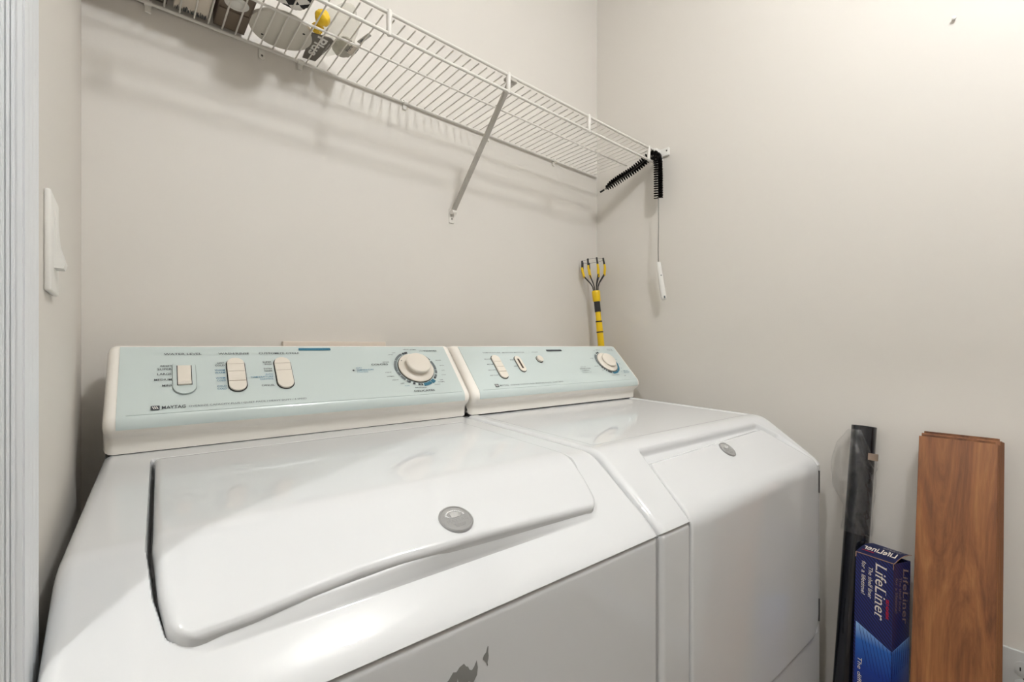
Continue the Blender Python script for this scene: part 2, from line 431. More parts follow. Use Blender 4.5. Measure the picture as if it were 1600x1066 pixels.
# lid
def lid_mesh():
    b = NB(); n_t = 150; n_x = 130
    def left(T):
        base = np.interp(T, [-.38, 0, .05, TF], [.0665, .0665, .0705, .0790])
        R = .024; q = np.clip(T-(TF-R), 0, R); return base+(R-np.sqrt(np.maximum(R*R-q*q, 0)))
    def right(T):
        base = np.interp(T, [-.38, 0, .05, TF], [.6265, .6235, .612, .594])
        R = .020; q = np.clip(T-(TF-R), 0, R); return base-(R-np.sqrt(np.maximum(R*R-q*q, 0)))
    P = np.array(raw); d = np.gradient(P, axis=0); d /= np.linalg.norm(d, axis=1)[:, None]; N = np.stack([d[:, 1], -d[:, 0]], 1)
    us = 1-(1-np.linspace(0, 1, n_t))**1.0
    Ts = -.372+(TF+.372)*us
    Ts = np.array(sorted(set(list(np.round(Ts, 5))+[TF-.0005, TF-.001, TF-.002, TF-.003, TF-.0045, TF-.006, TF-.008])))
    aa = np.linspace(-1, 1, n_x); aa = np.sign(aa)*(1-(1-np.abs(aa))**1.25)
    rows = []
    for T in Ts:
        l, r = left(T), right(T); row = []
        for a in aa:
            x = l+(r-l)*(a+1)/2
            # front lip curves back a little around the hand grip
            g = float(np.interp(x, [.09, .14, .19, .234, .28, .33, .42, .54, .59], [0, .0015, .006, .0085, .0065, .0035, .0025, .001, 0]))*float(sstep(np.array(T/.10)))
            Te = T-g
            e = min(x-l, r-x, (TF-T), 10); Rr = .009
            hh = .0046+(.0068+float(lip_h(x)))*float(sstep(np.array((T+.01)/.11)))
            if T < -.33: hh = -.001+(hh+.001)*float(sstep(np.array((T+.372)/.035)))
            q = max(0, Rr-max(e, 0)); h = hh-(Rr-math.sqrt(max(Rr*Rr-q*q, 0)))*(1 if T > -.34 else .4)
            y = np.interp(Te, tt, P[:, 0]); z = np.interp(Te, tt, P[:, 1]); ny = np.interp(Te, tt, N[:, 0]); nz = np.interp(Te, tt, N[:, 1])
            row.append(b.verts.new((x, y+ny*h, z+nz*h)))
        rows.append(row)
    for i in range(len(rows)-1):
        for j in range(n_x-1): b.faces.new((rows[i][j], rows[i+1][j], rows[i+1][j+1], rows[i][j+1]))
    # skirt
    border = [r[0] for r in rows]+rows[-1][1:]+[r[-1] for r in rows[:-1]][::-1]
    prev = None
    for v in border:
        nv = b.verts.new((v.co.x, v.co.y+.0015, v.co.z-.0085))
        if prev: b.faces.new((prev[0], v, nv, prev[1]))
        prev = (v, nv)
    return b
lid = finish('lid', lid_mesh(), MEL, washer, ang=55)
def slope_matrix(x, t, h):
    y, z = L(*on_slope(t)); ex = Vector((1, 0, 0)); ey = Vector((0, -sd[0], -sd[1])); ez = Vector((0, sd[1], -sd[0]))
    if ez.z < 0: ez = -ez
    return Matrix(((ex.x, ey.x, ez.x, x+ez.x*h), (ex.y, ey.y, ez.y, y+ez.y*h), (ex.z, ey.z, ez.z, z+ez.z*h), (0, 0, 0, 1)))
def lid_height(x, T): return .0046+(.0068+float(lip_h(x)))*float(sstep(np.array((T+.01)/.11)))
def lid_matrix(x, T):
    def P3(x, T):
        P = np.array(raw); d = np.gradient(P, axis=0); d /= np.linalg.norm(d, axis=1)[:, None]; h = lid_height(x, T)
        f = lambda a: float(np.interp(T, tt, a)); return Vector((x, f(P[:, 0])+f(d[:, 1])*h, f(P[:, 1])-f(d[:, 0])*h))
    c = P3(x, T); ex = (P3(x+.012, T)-P3(x-.012, T)).normalized(); ey = (P3(x, T-.012)-P3(x, T+.012)).normalized(); ez = ex.cross(ey).normalized(); ey = ez.cross(ex)
    return Matrix(((ex.x, ey.x, ez.x, c.x), (ex.y, ey.y, ez.y, c.y), (ex.z, ey.z, ez.z, c.z), (0, 0, 0, 1)))
def badge(parent, x, t, h, r, M=None):
    M = M or slope_matrix(x, t, h)
    b = NB(); lathe(b, [(r, -.002), (r, .0022), (r*.95, .0034), (r*.88, .0036), (r*.85, .0026), (0, .0026)], 56, M); bd = finish('badge', b, MMET, parent)
    b = NB()
    # embossed crest: scrolls round a shield and a name band
    for k in range(14):
        a = math.radians(20+k*10); 
        lathe(b, [(0, .0012), (r*.06, .0006), (r*.07, 0)], 8, M @ Matrix.Translation((r*.62*math.cos(a), r*.62*math.sin(a), .0026)))
    prism(b, [(-r*.25, r*.05), (r*.25, r*.05), (r*.25, r*.38), (0, r*.52), (-r*.25, r*.38)], 0, .0007, M @ Matrix.Translation((0, 0, .0026)))
    text(b, 'MAYTAG', 0, -r*.30, r*1.30, r*.24, M, 'C', z=.0031)
    for s in (-1, 1): tube(b, [M @ Vector((s*r*(.32+.2*math.sin(q*.5)), r*(.05+.1*q), .0030)) for q in range(5)], r*.03, 6)
    for q in range(5): box(b, (-r*.4+q*r*.03, -r*.44-q*r*.05, .0024), (r*.4-q*r*.03, -r*.425-q*r*.05, .0030), M=M)
    finish('embossed_crest', b, mat('crest_metal', srgb(206, 206, 204), .25, metal=.4), bd)
badge(lid, .3560, .0700, 0, .0215, lid_matrix(.3560, .0700))
# chipped paint on the front panel
M_front = Matrix(((1, 0, 0, 0), (0, 0, -1, L(.4105, 0)[0]-.0004), (0, 1, 0, EYE), (0, 0, 0, 1)))
def chips(parent):
    b = NB()
    chip = [(.3515, -.3440), (.3530, -.3405), (.3560, -.3385), (.3580, -.3325), (.3592, -.3330), (.3588, -.3390), (.3594, -.3430), (.3590, -.3470), (.3578, -.3500), (.3584, -.3535), (.3572, -.3540), (.3570, -.3500), (.3545, -.3475)]
    prism(b, chip, 0, .0002, M_front)
    big = [(.290, -.366), (.294, -.350), (.299, -.346), (.303, -.351), (.309, -.3475), (.314, -.342), (.318, -.3435), (.322, -.3400), (.3275, -.3385), (.3300, -.3425), (.3325, -.3440), (.3345, -.3480), (.3375, -.3500), (.3405, -.3475), (.3435, -.3420), (.3450, -.3500), (.3440, -.3580), (.339, -.3640), (.333, -.3600), (.328, -.366), (.321, -.3560), (.3195, -.3500), (.3165, -.3620), (.312, -.380), (.304, -.374), (.300, -.384), (.294, -.377)]
    prism(b, big, 0, .0002, M_front)
    finish('chipped_patch', b, MCH, parent, smooth=False)
    parent.children
chips(washer)

cw = console(washer, .001, .682, .0178, .664)
# washer controls
b = NB()
T = lambda s, x, v, wd, h=.0042, al='L', mi=0, **k: text(b, s, x, v, wd, h, PM, al, mi, z=.0003, **{'bold': .006, **k})
T('WATER LEVEL', .0787, .1290, .0568, .0048)
T('RESET', .0905, .1010, .0165, .0036, 'R'); T('SUPER', .0900, .0930, .0205, .0042, 'R'); T('LARGE', .0895, .0818, .0200, .0042, 'R'); T('MEDIUM', .0893, .0688, .0240, .0042, 'R'); T('MINI', .0890, .0555, .0130, .0042, 'R')
for v in (.0895, .0775, .0640): T('.', .0885, v, .0009, .004, 'R')
finish('control_labels', b, [MDK, MBL, MGY, MWP, MTL], cw, smooth=False); b = NB()
T('WASH/RINSE', .1622, .1290, .0519, .0048)
T('HOT', .1700, .1052, .0105, .0040, 'R'); T('COLD', .1705, .0992, .0155, .0040, 'R')
T('WARM', .1698, .0872, .0160, .0040, 'R', 1); T('WARM', .1700, .0812, .0160, .0040, 'R', 1)
T('WARM', .1697, .0682, .0150, .0040, 'R', 1); T('COLD', .1700, .0622, .0140, .0040, 'R', 1)
T('COLD', .1702, .0485, .0145, .0040, 'R', 1); T('COLD', .1704, .0425, .0145, .0040, 'R', 1)
finish('control_labels', b, [MDK, MBL, MGY, MWP, MTL], cw, smooth=False); b = NB()
T('CUSTOMIZE CYCLE', .2313, .1290, .0759, .0048)
T('SUPER', .2514, .1055, .0160, .0038, 'R'); T('WASH', .2514, .0998, .0135, .0038, 'R')
T('EXTRA', .2504, .0880, .0145, .0038, 'R'); T('RINSE', .2504, .0823, .0140, .0038, 'R')
T('AUTO', .2503, .0735, .0135, .0036, 'R', 1); T('TEMPERATURE', .2503, .0675, .0400, .0036, 'R', 1); T('CONTROL', .2503, .0615, .0240, .0036, 'R', 1)
T('CANCEL', .2499, .0458, .0225, .0038, 'R')
finish('control_labels', b, [MDK, MBL, MGY, MWP, MTL], cw, smooth=False); b = NB()
T('AUTO', .4175, .0830, .0130, .0034, 'L', 1); T('TEMPERATURE', .4175, .0770, .0390, .0034, 'L', 1); T('CONTROL', .4175, .0710, .0250, .0034, 'L', 1)
finish('indicator_label', b, [MDK, MBL, MGY, MWP, MTL], cw, smooth=False); b = NB()
T('COLORS', .4545, .0910, .0400, .0050); finish('dial_heading', b, [MDK, MBL, MGY, MWP, MTL], cw, smooth=False); b = NB(); T('WHITES', .6000, .1330, .0380, .0044); finish('dial_heading', b, [MDK, MBL, MGY, MWP, MTL], cw, smooth=False); b = NB(); T('DELICATES', .5343, .0068, .0520, .0050); finish('dial_heading', b, [MDK, MBL, MGY, MWP, MTL], cw, smooth=False); b = NB()
T('MAYTAG', .0755, .0072, .0325, .0062, bold=.01); T('OVERSIZE CAPACITY PLUS / QUIET PACK / HEAVY DUTY / 4 SPEED', .1122, .0078, .190, .0036, mi=2)
prism(b, stadium(.0118, .0085, 3, .001), 0, .0003, at(.0668, .0105), mi=0)
for k in range(3): 
    q = .0630+k*.0026; box(b, (-.0006, -.0030, .0003), (.0006, .0030, .0005), M=at(q+.0012, .0105) @ Matrix.Rotation(math.radians(25), 4, 'Z'), mi=3)
finish('brand_lettering', b, [MDK, MBL, MGY, MWP, MTL], cw, smooth=False); b = NB(); lathe(b, [(0, .0006), (.0022, .0005), (.0022, 0)], 14, at(.4106, .0780)); finish('indicator_dot', b, MDK, cw); b = NB()
prism(b, stadium(.066, .0066, 4, .0015), 0, .0004, at(.341, .1425), mi=4)
T('DEPENDABLE CARE', .341, .1410, .044, .0028, 'C', 0)
finish('blue_badge', b, [MDK, MBL, MGY, MWP, MTL], cw, smooth=False); b = NB()
DX, DV = .5615, .0790
for a0, a1, mi in ((118, 150, 2), (151, 190, 2), (192, 204, 2), (206, 222, 2), (226, 234, 2), (-8, 24, 2), (-22, -10, 2), (-40, -26, 2), (28, 44, 2), (98, 108, 0), (258, 264, 0), (266, 271, 0), (244, 250, 0)):
    ringpoly(b, .0480, .0540, a0, a1, .0002, at(DX, DV), mi)
ringpoly(b, .0475, .0560, 274, 298, .0002, at(DX, DV), 4); ringpoly(b, .0475, .0575, 300, 312, .0002, at(DX, DV), 4)
for a in (112, 234, 320): 
    q = math.radians(a); lathe(b, [(0, .0006), (.0030, .0005), (.0030, 0)], 14, at(DX+.051*math.cos(q), DV+.051*math.sin(q)))
rim = [('OFF', 125, 2), ('HEAVY', 96, 0), ('NORMAL', 80, 0), ('LIGHT', 66, 0), ('RINSE', 22, 0), ('SPIN', 5, 0), ('OFF', -10, 2), ('SOAK', -24, 2), ('OFF', -42, 0), ('NORMAL', -50, 0), ('LIGHT', -62, 0), ('SPIN', 270, 0), ('RINSE', 258, 0), ('SOAK', 240, 1), ('OFF', 228, 0), ('HEAVY', 214, 0), ('NORMAL', 202, 0), ('LIGHT', 190, 0), ('RINSE', 160, 0), ('SPIN', 134, 2)]
for s, a, mi in rim:
    q = math.radians(a); cx = DX+.0625*math.cos(q)+.004*math.cos(q); cv = DV+.0610*math.sin(q)
    al = 'L' if math.cos(q) > .35 else ('R' if math.cos(q) < -.35 else 'C')
    T(s, cx, cv-.0012, .0030*len(s), .0026, al, mi)
finish('dial_scale', b, [MDK, MBL, MGY, MWP, MTL], cw, smooth=False)
# water level rocker
b = NB(); prism(b, stadium(.0352, .0818), 0, .0006, at(.1078, .0764, -.0003)); finish('bezel_gap', b, mat('bezel_outline', srgb(150, 160, 156), .6), cw, smooth=False)
b = NB(); prism(b, stadium(.0335, .080), 0, .0022, at(.1078, .0767), bev=.0012); rk = finish('rocker_bezel', b, MPL, cw)
b = NB(); box(b, (-.0110, -.0230, .0022), (.0110, .0230, .0026), M=at(.1078, .0780)); finish('rocker_well', b, MGAP, rk, smooth=False)
b = NB(); prism(b, [(-.0228, .0024), (.0228, .0024), (.0228, .0030), (-.014, .0040), (-.0185, .0075), (-.0228, .0060)], -.0098, .0098,
    at(.1078, .0780) @ Matrix(((0, 0, 1, 0), (1, 0, 0, 0), (0, 1, 0, 0), (0, 0, 0, 1)))); finish('rocker_switch', b, MBTN, rk, ang=25)
button_stack(cw, .1885, .0770, .0285, .0800, [(.024, .0005), (.006, .0005), (-.0175, .0018)])
button_stack(cw, .2705, .0775, .0290, .0790, [(.0235, .0006), (.005, .0004)])
dial(cw, DX, DV, .0440, .0305, .0230, 148)

# dryer ------------------------------------------------------------------
dryer = machine('clothes_dryer', .6168, 'white clothes dryer with tall front door beside the right wall, right of the two appliances', 'clothes dryer')
DXL, DXR = .0835, .6565
def front_pocket(x, z):
    d = np.maximum(np.maximum(DXL-.003-x, x-(DXR+.003)), -.705-z)
    return -.016*sstep(-d/.003)
cabinet(dryer, front_pocket)
wellD = [(.1035+.010, .0175+.010), (.604-.010, .0175+.010), (.630, .07), (DXR+.002-.010, .150), (DXR+.002-.010, .30), (DXL-.004+.010, .30), (DXL-.004+.010, .150)]
inset = [(.030, -.80), (.030, -.030), (WID-.022, -.030), (WID-.022, -.80)]
def deckD(x, T_):
    P = np.stack([x, T_], 1)
    d = sdf(P, wellD, .010); d2 = sdf(P, inset, .0)
    h = -(.012+.006*sstep((T_-.12)/.04))*sstep(-d/.012+.05)
    h += -.0022*sstep(-d2/.006)
    return h+edge_drop(x, WID, .014)
b = NB(); V = sheet(b, raw, tt, xs_for(WID, .003, (.0790, .0800, .0810, .0820, .6580, .6590, .6600)), deckD, out=1)
skirt(b, V, .045)
finish('top_deck', b, ME, dryer, ang=50)
def door_mesh():
    b = NB(); TB = .1615
    p0 = .040
    raw2 = resample([on_slope(p0), on_slope(TB-.020)], .003)[:-1]+bez(on_slope(TB-.020), (.4085, on_slope(TB)[1]-.002), (.4075, -.308), 10)+resample([(.4075, -.308), (.4075, -.704)], .006)[1:]
    tq = [p0]
    for q, r in zip(raw2, raw2[1:]): tq.append(tq[-1]+math.dist(q, r))
    TE = tq[-1]; tq = np.array(tq)
    P = np.array(raw2); d = np.gradient(P, axis=0); d /= np.linalg.norm(d, axis=1)[:, None]; N = np.stack([d[:, 1], -d[:, 0]], 1)
    extra = [p0+.0005, p0+.001, p0+.002, p0+.0035]+list(TE-np.array([.0005, .001, .002, .0035]))
    Ts = sorted(set(list(np.round(tq, 5))+list(np.round(extra, 5))))
    def left(T):
        base = np.interp(T, [p0, .156, TE], [.1020, DXL, DXL]); R = .010; q = max(0, R-(T-p0)); o = R-math.sqrt(max(R*R-q*q, 0))
        R = .05; q = max(0, R-(TE-T)); return base+o+(R-math.sqrt(max(R*R-q*q, 0)))
    def right(T):
        base = np.interp(T, [p0, .156, TE], [.5890, DXR, DXR]); R = .010; q = max(0, R-(T-p0)); o = R-math.sqrt(max(R*R-q*q, 0))
        R = .05; q = max(0, R-(TE-T)); return base-o-(R-math.sqrt(max(R*R-q*q, 0)))
    n_x = 90; aa = np.linspace(-1, 1, n_x); aa = np.sign(aa)*(1-(1-np.abs(aa))**1.5); rows = []
    for T in Ts:
        l, r = left(T), right(T); row = []
        for a in aa:
            x = l+(r-l)*(a+1)/2; Rr = .0045; Ts_ = T+.013*(1-(a+1)/2)*max(0, 1-(T-p0)/.06)
            e = max(0, min(x-l, r-x, T-p0, TE-T)); q = max(0, Rr-e)
            h = .0012-(Rr-math.sqrt(max(Rr*Rr-q*q, 0)))
            y = np.interp(Ts_, tq, P[:, 0]); z = np.interp(Ts_, tq, P[:, 1]); ny = np.interp(Ts_, tq, N[:, 0]); nz = np.interp(Ts_, tq, N[:, 1])
            ly, lz = L(y+ny*h, z+nz*h); row.append(b.verts.new((x, ly, lz)))
        rows.append(row)
    for i in range(len(rows)-1):
        for j in range(n_x-1): b.faces.new((rows[i][j], rows[i+1][j], rows[i+1][j+1], rows[i][j+1]))
    border = [r[0] for r in rows]+rows[-1][1:]+[r[-1] for r in rows[:-1]][::-1]+rows[0][1:-1][::-1]
    nb = [b.verts.new((v.co.x, v.co.y+.010, v.co.z-(.002 if v.co.z-EYE > -.30 else 0))) for v in border]
    for i in range(len(border)): j = (i+1) % len(border); b.faces.new((border[i], border[j], nb[j], nb[i]))
    return b
door = finish('door', door_mesh(), MFR, dryer, ang=55)
badge(door, .3655, .0690, .0012, .0195)
for z in (-.333, -.648):
    b = NB(); xx = DXR+.0035; yy = L(.4095, 0)[0]-.002
    tube(b, [(xx, yy, z+EYE-.027), (xx, yy, z+EYE+.027)], .0022, 10); box(b, (xx-.0015, yy, z+EYE-.026), (xx+.006, yy+.0016, z+EYE+.026), .0004)
    finish('hinge', b, MHI, dryer)
cd = console(dryer, .002, .680, .0215, .667)
b = NB()
T('TEMPERATURE', .0897, .1245, .0610, .0036, mi=2)
for s, v in (('REGULAR', .1020), ('MEDIUM', .0830), ('DELICATE', .0625), ('AIR FLUFF', .0440)): T(s, .1045 if v < .1 else .1075, v-.0012, .0032*len(s), .0032, 'R')
finish('control_labels', b, [MDK, MBL, MGY, MWP, MTL], cd, smooth=False); b = NB()
T('MOISTURE MONITOR', .1581, .1245, .0820, .0036, mi=2)
T('MORE', .1850, .0960, .0140, .0032, 'R'); T('LESS', .1850, .0720, .0120, .0032, 'R')
finish('control_labels', b, [MDK, MBL, MGY, MWP, MTL], cd, smooth=False); b = NB()
T('START', .2690, .1245, .0250, .0036, mi=2)
finish('control_labels', b, [MDK, MBL, MGY, MWP, MTL], cd, smooth=False); b = NB()
T('MAYTAG', .0905, .0065, .0285, .0052, mi=2); T('OVERSIZE CAPACITY PLUS / MOISTURE SENSOR / QUIET SERIES', .1261, .0070, .196, .0034, mi=2)
prism(b, stadium(.0115, .0100, 3, .001), 0, .0003, at(.0813, .0098), mi=0)
for k in range(3): box(b, (-.0006, -.0032, .0003), (.0006, .0032, .0005), M=at(.0785+k*.0027, .0098) @ Matrix.Rotation(math.radians(25), 4, 'Z'), mi=3)
finish('brand_lettering', b, [MDK, MBL, MGY, MWP, MTL], cd, smooth=False); b = NB(); prism(b, stadium(.066, .0068, 4, .001), 0, .0004, at(.3655, .1330)); finish('grey_badge', b, MDK, cd, smooth=False); b = NB()
DX, DV = .5745, .0770
for a0, a1, mi in ((130, 200, 2), (202, 212, 0), (216, 222, 0), (226, 232, 0), (236, 256, 0), (100, 112, 0), (114, 120, 0)): ringpoly(b, .0435, .0490, a0, a1, .0002, at(DX, DV), mi)
ringpoly(b, .0430, .0500, 262, 300, .0002, at(DX, DV), 4); ringpoly(b, .0430, .0500, 302, 372, .0002, at(DX, DV), 4)
for s, a, mi in (('OFF', 112, 0), ('MORE DRY', 92, 0), ('NORMAL', 160, 0), ('LESS DRY', 196, 0), ('OFF', 218, 0), ('WRINKLE PREVENT', 268, 0), ('30', 350, 4), ('20', 330, 4), ('10', 312, 4), ('50', 12, 4)):
    q = math.radians(a); al = 'L' if math.cos(q) > .35 else ('R' if math.cos(q) < -.35 else 'C')
    T(s, DX+.0560*math.cos(q), DV+.0560*math.sin(q)-.0012, .0026*len(s), .0026, al, mi)
finish('dial_scale', b, [MDK, MBL, MGY, MWP, MTL], cd, smooth=False); b = NB()
T('REGULAR /', .4480, .0600, .026, .0024, 'C', 2); T('WRINKLE-FREE', .4500, .0520, .050, .0036, 'C'); T('FABRICS', .4480, .0440, .030, .0036, 'C'); T('AUTOMATIC DRY', .4480, .0370, .042, .0024, 'C', 2)
finish('fabric_note', b, [MDK, MBL, MGY, MWP, MTL], cd, smooth=False); b = NB()
T('TIME DRY', .6230, .0350, .0290, .0032, 'L', 4); T('AIR FLUFF', .6230, .0285, .0290, .0032, 'L', 4); T('OFF', .612, .0140, .010, .0030, 'L'); finish('timer_label', b, [MDK, MBL, MGY, MWP, MTL], cd, smooth=False); b = NB(); T('WHITES', .6200, .1340, .028, .0030, 'L', 2); T('COLORS', .6200, .1285, .030, .0030, 'L', 2)
finish('cycle_label', b, [MDK, MBL, MGY, MWP, MTL], cd, smooth=False)
button_stack(cd, .1215, .0730, .0260, .0820, [(.018, .0004), (-.001, .0004), (-.0185, .0018)])
b = NB(); prism(b, stadium(.0245, .0600), 0, .0008, at(.1990, .0810, -.0003)); finish('monitor_gap', b, MGAP, cd)
b = NB(); prism(b, stadium(.0215, .0570), 0, .0030, at(.1990, .0810), bev=.0012); mm = finish('moisture_monitor', b, MBTN, cd)
b = NB(); prism(b, stadium(.0062, .0360, 4, .001), 0, .0004, at(.1990, .0810, .0030)); finish('indicator_window', b, mat('brown_window', srgb(74, 56, 44), .3), mm, smooth=False)
b = NB(); prism(b, stadium(.0235, .0255, 10), 0, .0008, at(.2828, .0970, -.0003)); finish('button_gap', b, MGAP, cd)
b = NB(); prism(b, stadium(.0205, .0225, 10), 0, .0060, at(.2828, .0970), bev=.002); finish('start_button', b, MBTN, cd)
dial(cd, DX, DV, .0400, .0280, .0165, 100)

# ------------------------------------------------------------------ wire shelf
ZT = .700+EYE; YR = .886
shelf = thing('wire_shelf', 'white vinyl-coated wire shelf fixed to the back wall above the washing machine and dryer', 'wire shelf', (.70, 1.16, ZT))
so = Vector((.70, 1.16, ZT))
def sp(x, y, z): return Vector((x, y, z+EYE))-so
b = NB()
xsw = [.4424+.0250*k for k in range(-19, 41)]
for x in xsw:
    tube(b, [sp(x, 1.158, .6905), sp(x, 1.02, .6925), sp(x, .892, .6965)], .0017, 6)
    
finish('deck_wires', b, MSH, shelf)
for nm, y, z, r, x1 in (('back_rail', 1.1585, .6865, .0034, 1.460), ('middle_rod', 1.014, .6888, .0026, 1.462), ('front_top_rail', YR, .7005, .0040, 1.443), ('front_lower_rail', YR, .6575, .0038, 1.440)):
    b = NB(); tube(b, [sp(-.052, y, z), sp(.7, y, z), sp(x1, y, z)], r, 12); finish(nm, b, MSH, shelf)
for x in (.100, .427, .757, 1.080, 1.408):
    b = NB(); tube(b, [sp(x, YR-.001, .706), sp(x, YR-.001, .700), sp(x, YR, .660), sp(x, YR, .653)], [.0045, .0062, .0056, .0042], 12); finish('lip_post', b, MSH, shelf)
for x in (.042, .329, .607, .905, 1.214):
    b = NB(); tube(b, [sp(x-.006, 1.1585, .6865), sp(x+.006, 1.1585, .6865)], .0062, 12); box(b, sp(x-.0055, 1.160, .668), sp(x+.0055, 1.1655, .690), .002)
    finish('wall_clip', b, MSH, shelf)
b = NB(); x = .247; prism(b, stadium(.012, .028), 0, .003, Matrix(((1, 0, 0, x-so.x), (0, 0, -1, 1.166-so.y), (0, 1, 0, .6755+EYE-so.z), (0, 0, 0, 1))), bev=.001)
sc = finish('screw_tab', b, MSH, shelf); b = NB(); lathe(b, [(0, .0012), (.0022, .0006), (.0024, 0)], 12, Matrix(((1, 0, 0, x-so.x), (0, 0, -1, 1.163-so.y), (0, 1, 0, .670+EYE-so.z), (0, 0, 0, 1)))); finish('screw', b, MSC, sc)
# diagonal brace
b = NB(); pa = sp(.769, .893, .690); pb = sp(.766, 1.158, .408); dd = (pb-pa).normalized(); n_ = Vector((0, dd.z, -dd.y))
for q in range(1):
    A = []
    for p in (pa, pb):
        A.append([b.verts.new(p+Vector((sx*.0068, 0, 0))+n_*sn) for sx, sn in ((-1, -.0035), (-1, .0035), (1, .0035), (1, -.0035))])
    for k in range(4): b.faces.new((A[0][k], A[0][(k+1) % 4], A[1][(k+1) % 4], A[1][k]))
    b.faces.new(A[0]); b.faces.new(A[1][::-1])
box(b, sp(.754, .884, .690), sp(.786, .902, .6975), .001)
br = finish('brace', b, MBR, shelf, ang=30)
b = NB(); box(b, sp(.757, 1.1625, .376), sp(.775, 1.1658, .420), .0014); tube(b, [sp(.759, 1.155, .408), sp(.773, 1.155, .408)], .008, 12)
ft = finish('brace_foot', b, MSH, br); b = NB(); lathe(b, [(0, .0014), (.0024, .0008), (.0026, 0)], 12, Matrix(((1, 0, 0, .766-so.x), (0, 0, -1, 1.1625-so.y), (0, 1, 0, .389+EYE-so.z), (0, 0, 0, 1)))); finish('screw', b, MSC, ft)
# end bracket on the right wall
b = NB(); box(b, sp(1.4655, .842, .678), sp(1.4738, .905, .706), .0015); box(b, sp(1.4655, .868, .640), sp(1.4738, .902, .690), .0015); box(b, sp(1.440, .876, .694), sp(1.470, .902, .7065), .0015)
eb = finish('end_bracket', b, MWP, shelf)
b = NB(); lathe(b, [(0, .0014), (.0028, .0008), (.003, 0)], 12, Matrix(((0, 0, -1, 1.4655-so.x), (0, 1, 0, .850-so.y), (1, 0, 0, .695+EYE-so.z), (0, 0, 0, 1)))); finish('screw', b, MSC, eb)
# ------------------------------------------------------------------ things on the shelf
ZS = .6955+EYE
MCARD = mat('white_carton', srgb(226, 216, 202), .7)
MGRY = mat('grey_carton', srgb(128, 116, 104), .6)
MCLR = mat('clear_film', srgb(238, 236, 214), .15, trans=.0, alpha=.22)
b = NB(); box(b, (-.05, 1.055, 0), (.072, 1.156, .09), .002); o = finish('cardboard_box', b, mat('dark_carton', srgb(92, 84, 76), .6), loc=(0, 0, ZS))
meta(o, 'dark cardboard box with a pale panel at the left end of the wire shelf', 'cardboard box')
b = NB(); prism(b, [(-.04, 1.07), (.045, 1.07), (.064, 1.146), (-.03, 1.146)], -.0006, -.0001); finish('pale_panel', b, MCARD, o, smooth=False)
b = NB(); box(b, (.082, 1.045, 0), (.141, 1.156, .10), .002); bx = finish('cardboard_box', b, MCARD, loc=(0, 0, ZS))
meta(bx, 'white cardboard box printed with a black city skyline on the wire shelf', 'cardboard box')
b = NB(); sk = random.Random(4); x = .084
while x < .139:
    wv = sk.uniform(.0008, .0022); h = sk.choice([.003, .006, .009, .013, .005]); 
    prism(b, [(x, 1.152-h), (x+wv*.5, 1.150-h-.003), (x+wv, 1.152-h), (x+wv, 1.154), (x, 1.154)], -.0006, -.0001); x += wv+sk.uniform(.0002, .0014)
finish('skyline_print', b, MDK, bx, smooth=False)
pk = thing('light_bulb_carton', 'grey-brown open carton holding a round white bulb on the wire shelf', 'light bulb carton', (.18, 1.10, ZS))
b = NB(); box(b, (-.029, -.010, 0), (.029, .056, .003), .0008); box(b, (-.029, .053, 0), (.029, .056, .075), .0008); box(b, (-.029, -.075, .0), (-.027, .056, .075), .0004); box(b, (.027, -.075, 0), (.029, .056, .075), .0004); box(b, (-.029, -.075, .0), (.029, -.062, .003), .0008); box(b, (-.028, -.075, .003), (.028, .056, .006))
finish('carton', b, mat('brown_grey_carton', srgb(118, 104, 90), .6), pk, smooth=False)
b = NB(); lathe(b, [(.024*math.sin(math.radians(a)), +.0042-.003*math.cos(math.radians(a))) for a in range(0, 91, 9)], 32, Matrix.Translation((0, -.036, 0)))
lathe(b, [(.0115, .0011), (.0125, .0014), (.0125, .0010)], 24, Matrix.Translation((0, -.036, 0))); finish('bulb', b, MWP, pk)
# round cover plate
cp = thing('round_cover_plate', 'round off-white metal cover plate with two screw holes lying on the wire shelf', 'cover plate', (.271, 1.0905, ZS))
b = NB(); lathe(b, [(0, .0), (.058, .0), (.0635, .0015), (.0655, .006), (.0645, .008), (.0600, .0035), (0, .003)], 72); finish('plate', b, mat('offwhite_metal', srgb(214, 209, 198), .5), cp)
for dx, dy in ((-.032, .034), (.038, -.027)):
    b = NB(); lathe(b, [(0, -.0003), (.0028, -.0003), (.0028, .0003)], 14, Matrix.Translation((dx, dy, 0))); finish('screw_hole', b, MGAP, cp)
# checkered cloth
MCHK = mat('checkered_cloth', (1, 1, 1, 1), .85); n, l, bs = nodes(MCHK)
tc = n.new('ShaderNodeTexCoord'); mp = n.new('ShaderNodeMapping'); ck = n.new('ShaderNodeTexChecker'); mp.inputs['Rotation'].default_value = (0, 0, math.radians(40)); mp.inputs['Scale'].default_value = (1, 1, 0)
ck.inputs['Scale'].default_value = 46; ck.inputs['Color1'].default_value = srgb(30, 28, 30); ck.inputs['Color2'].default_value = srgb(238, 234, 228)
l.new(tc.outputs['Object'], mp.inputs[0]); l.new(mp.outputs[0], ck.inputs['Vector']); l.new(ck.outputs[0], bs.inputs['Base Color'])
b = NB(); bmesh.ops.create_uvsphere(b, u_segments=40, v_segments=20, radius=1)
for v in b.verts:
    p = v.co; k = lambda a, e: math.copysign(abs(a)**e, a); x, y, z = k(p.x, .7), k(p.y, .7), k(p.z, .8)
    v.co = Vector((x*.038*(1+.04*math.sin(9*y)), y*.052*(1+.04*math.sin(7*x)), max(-.020, z*.022+.0015*math.sin(20*x)*math.cos(17*y))+.021))
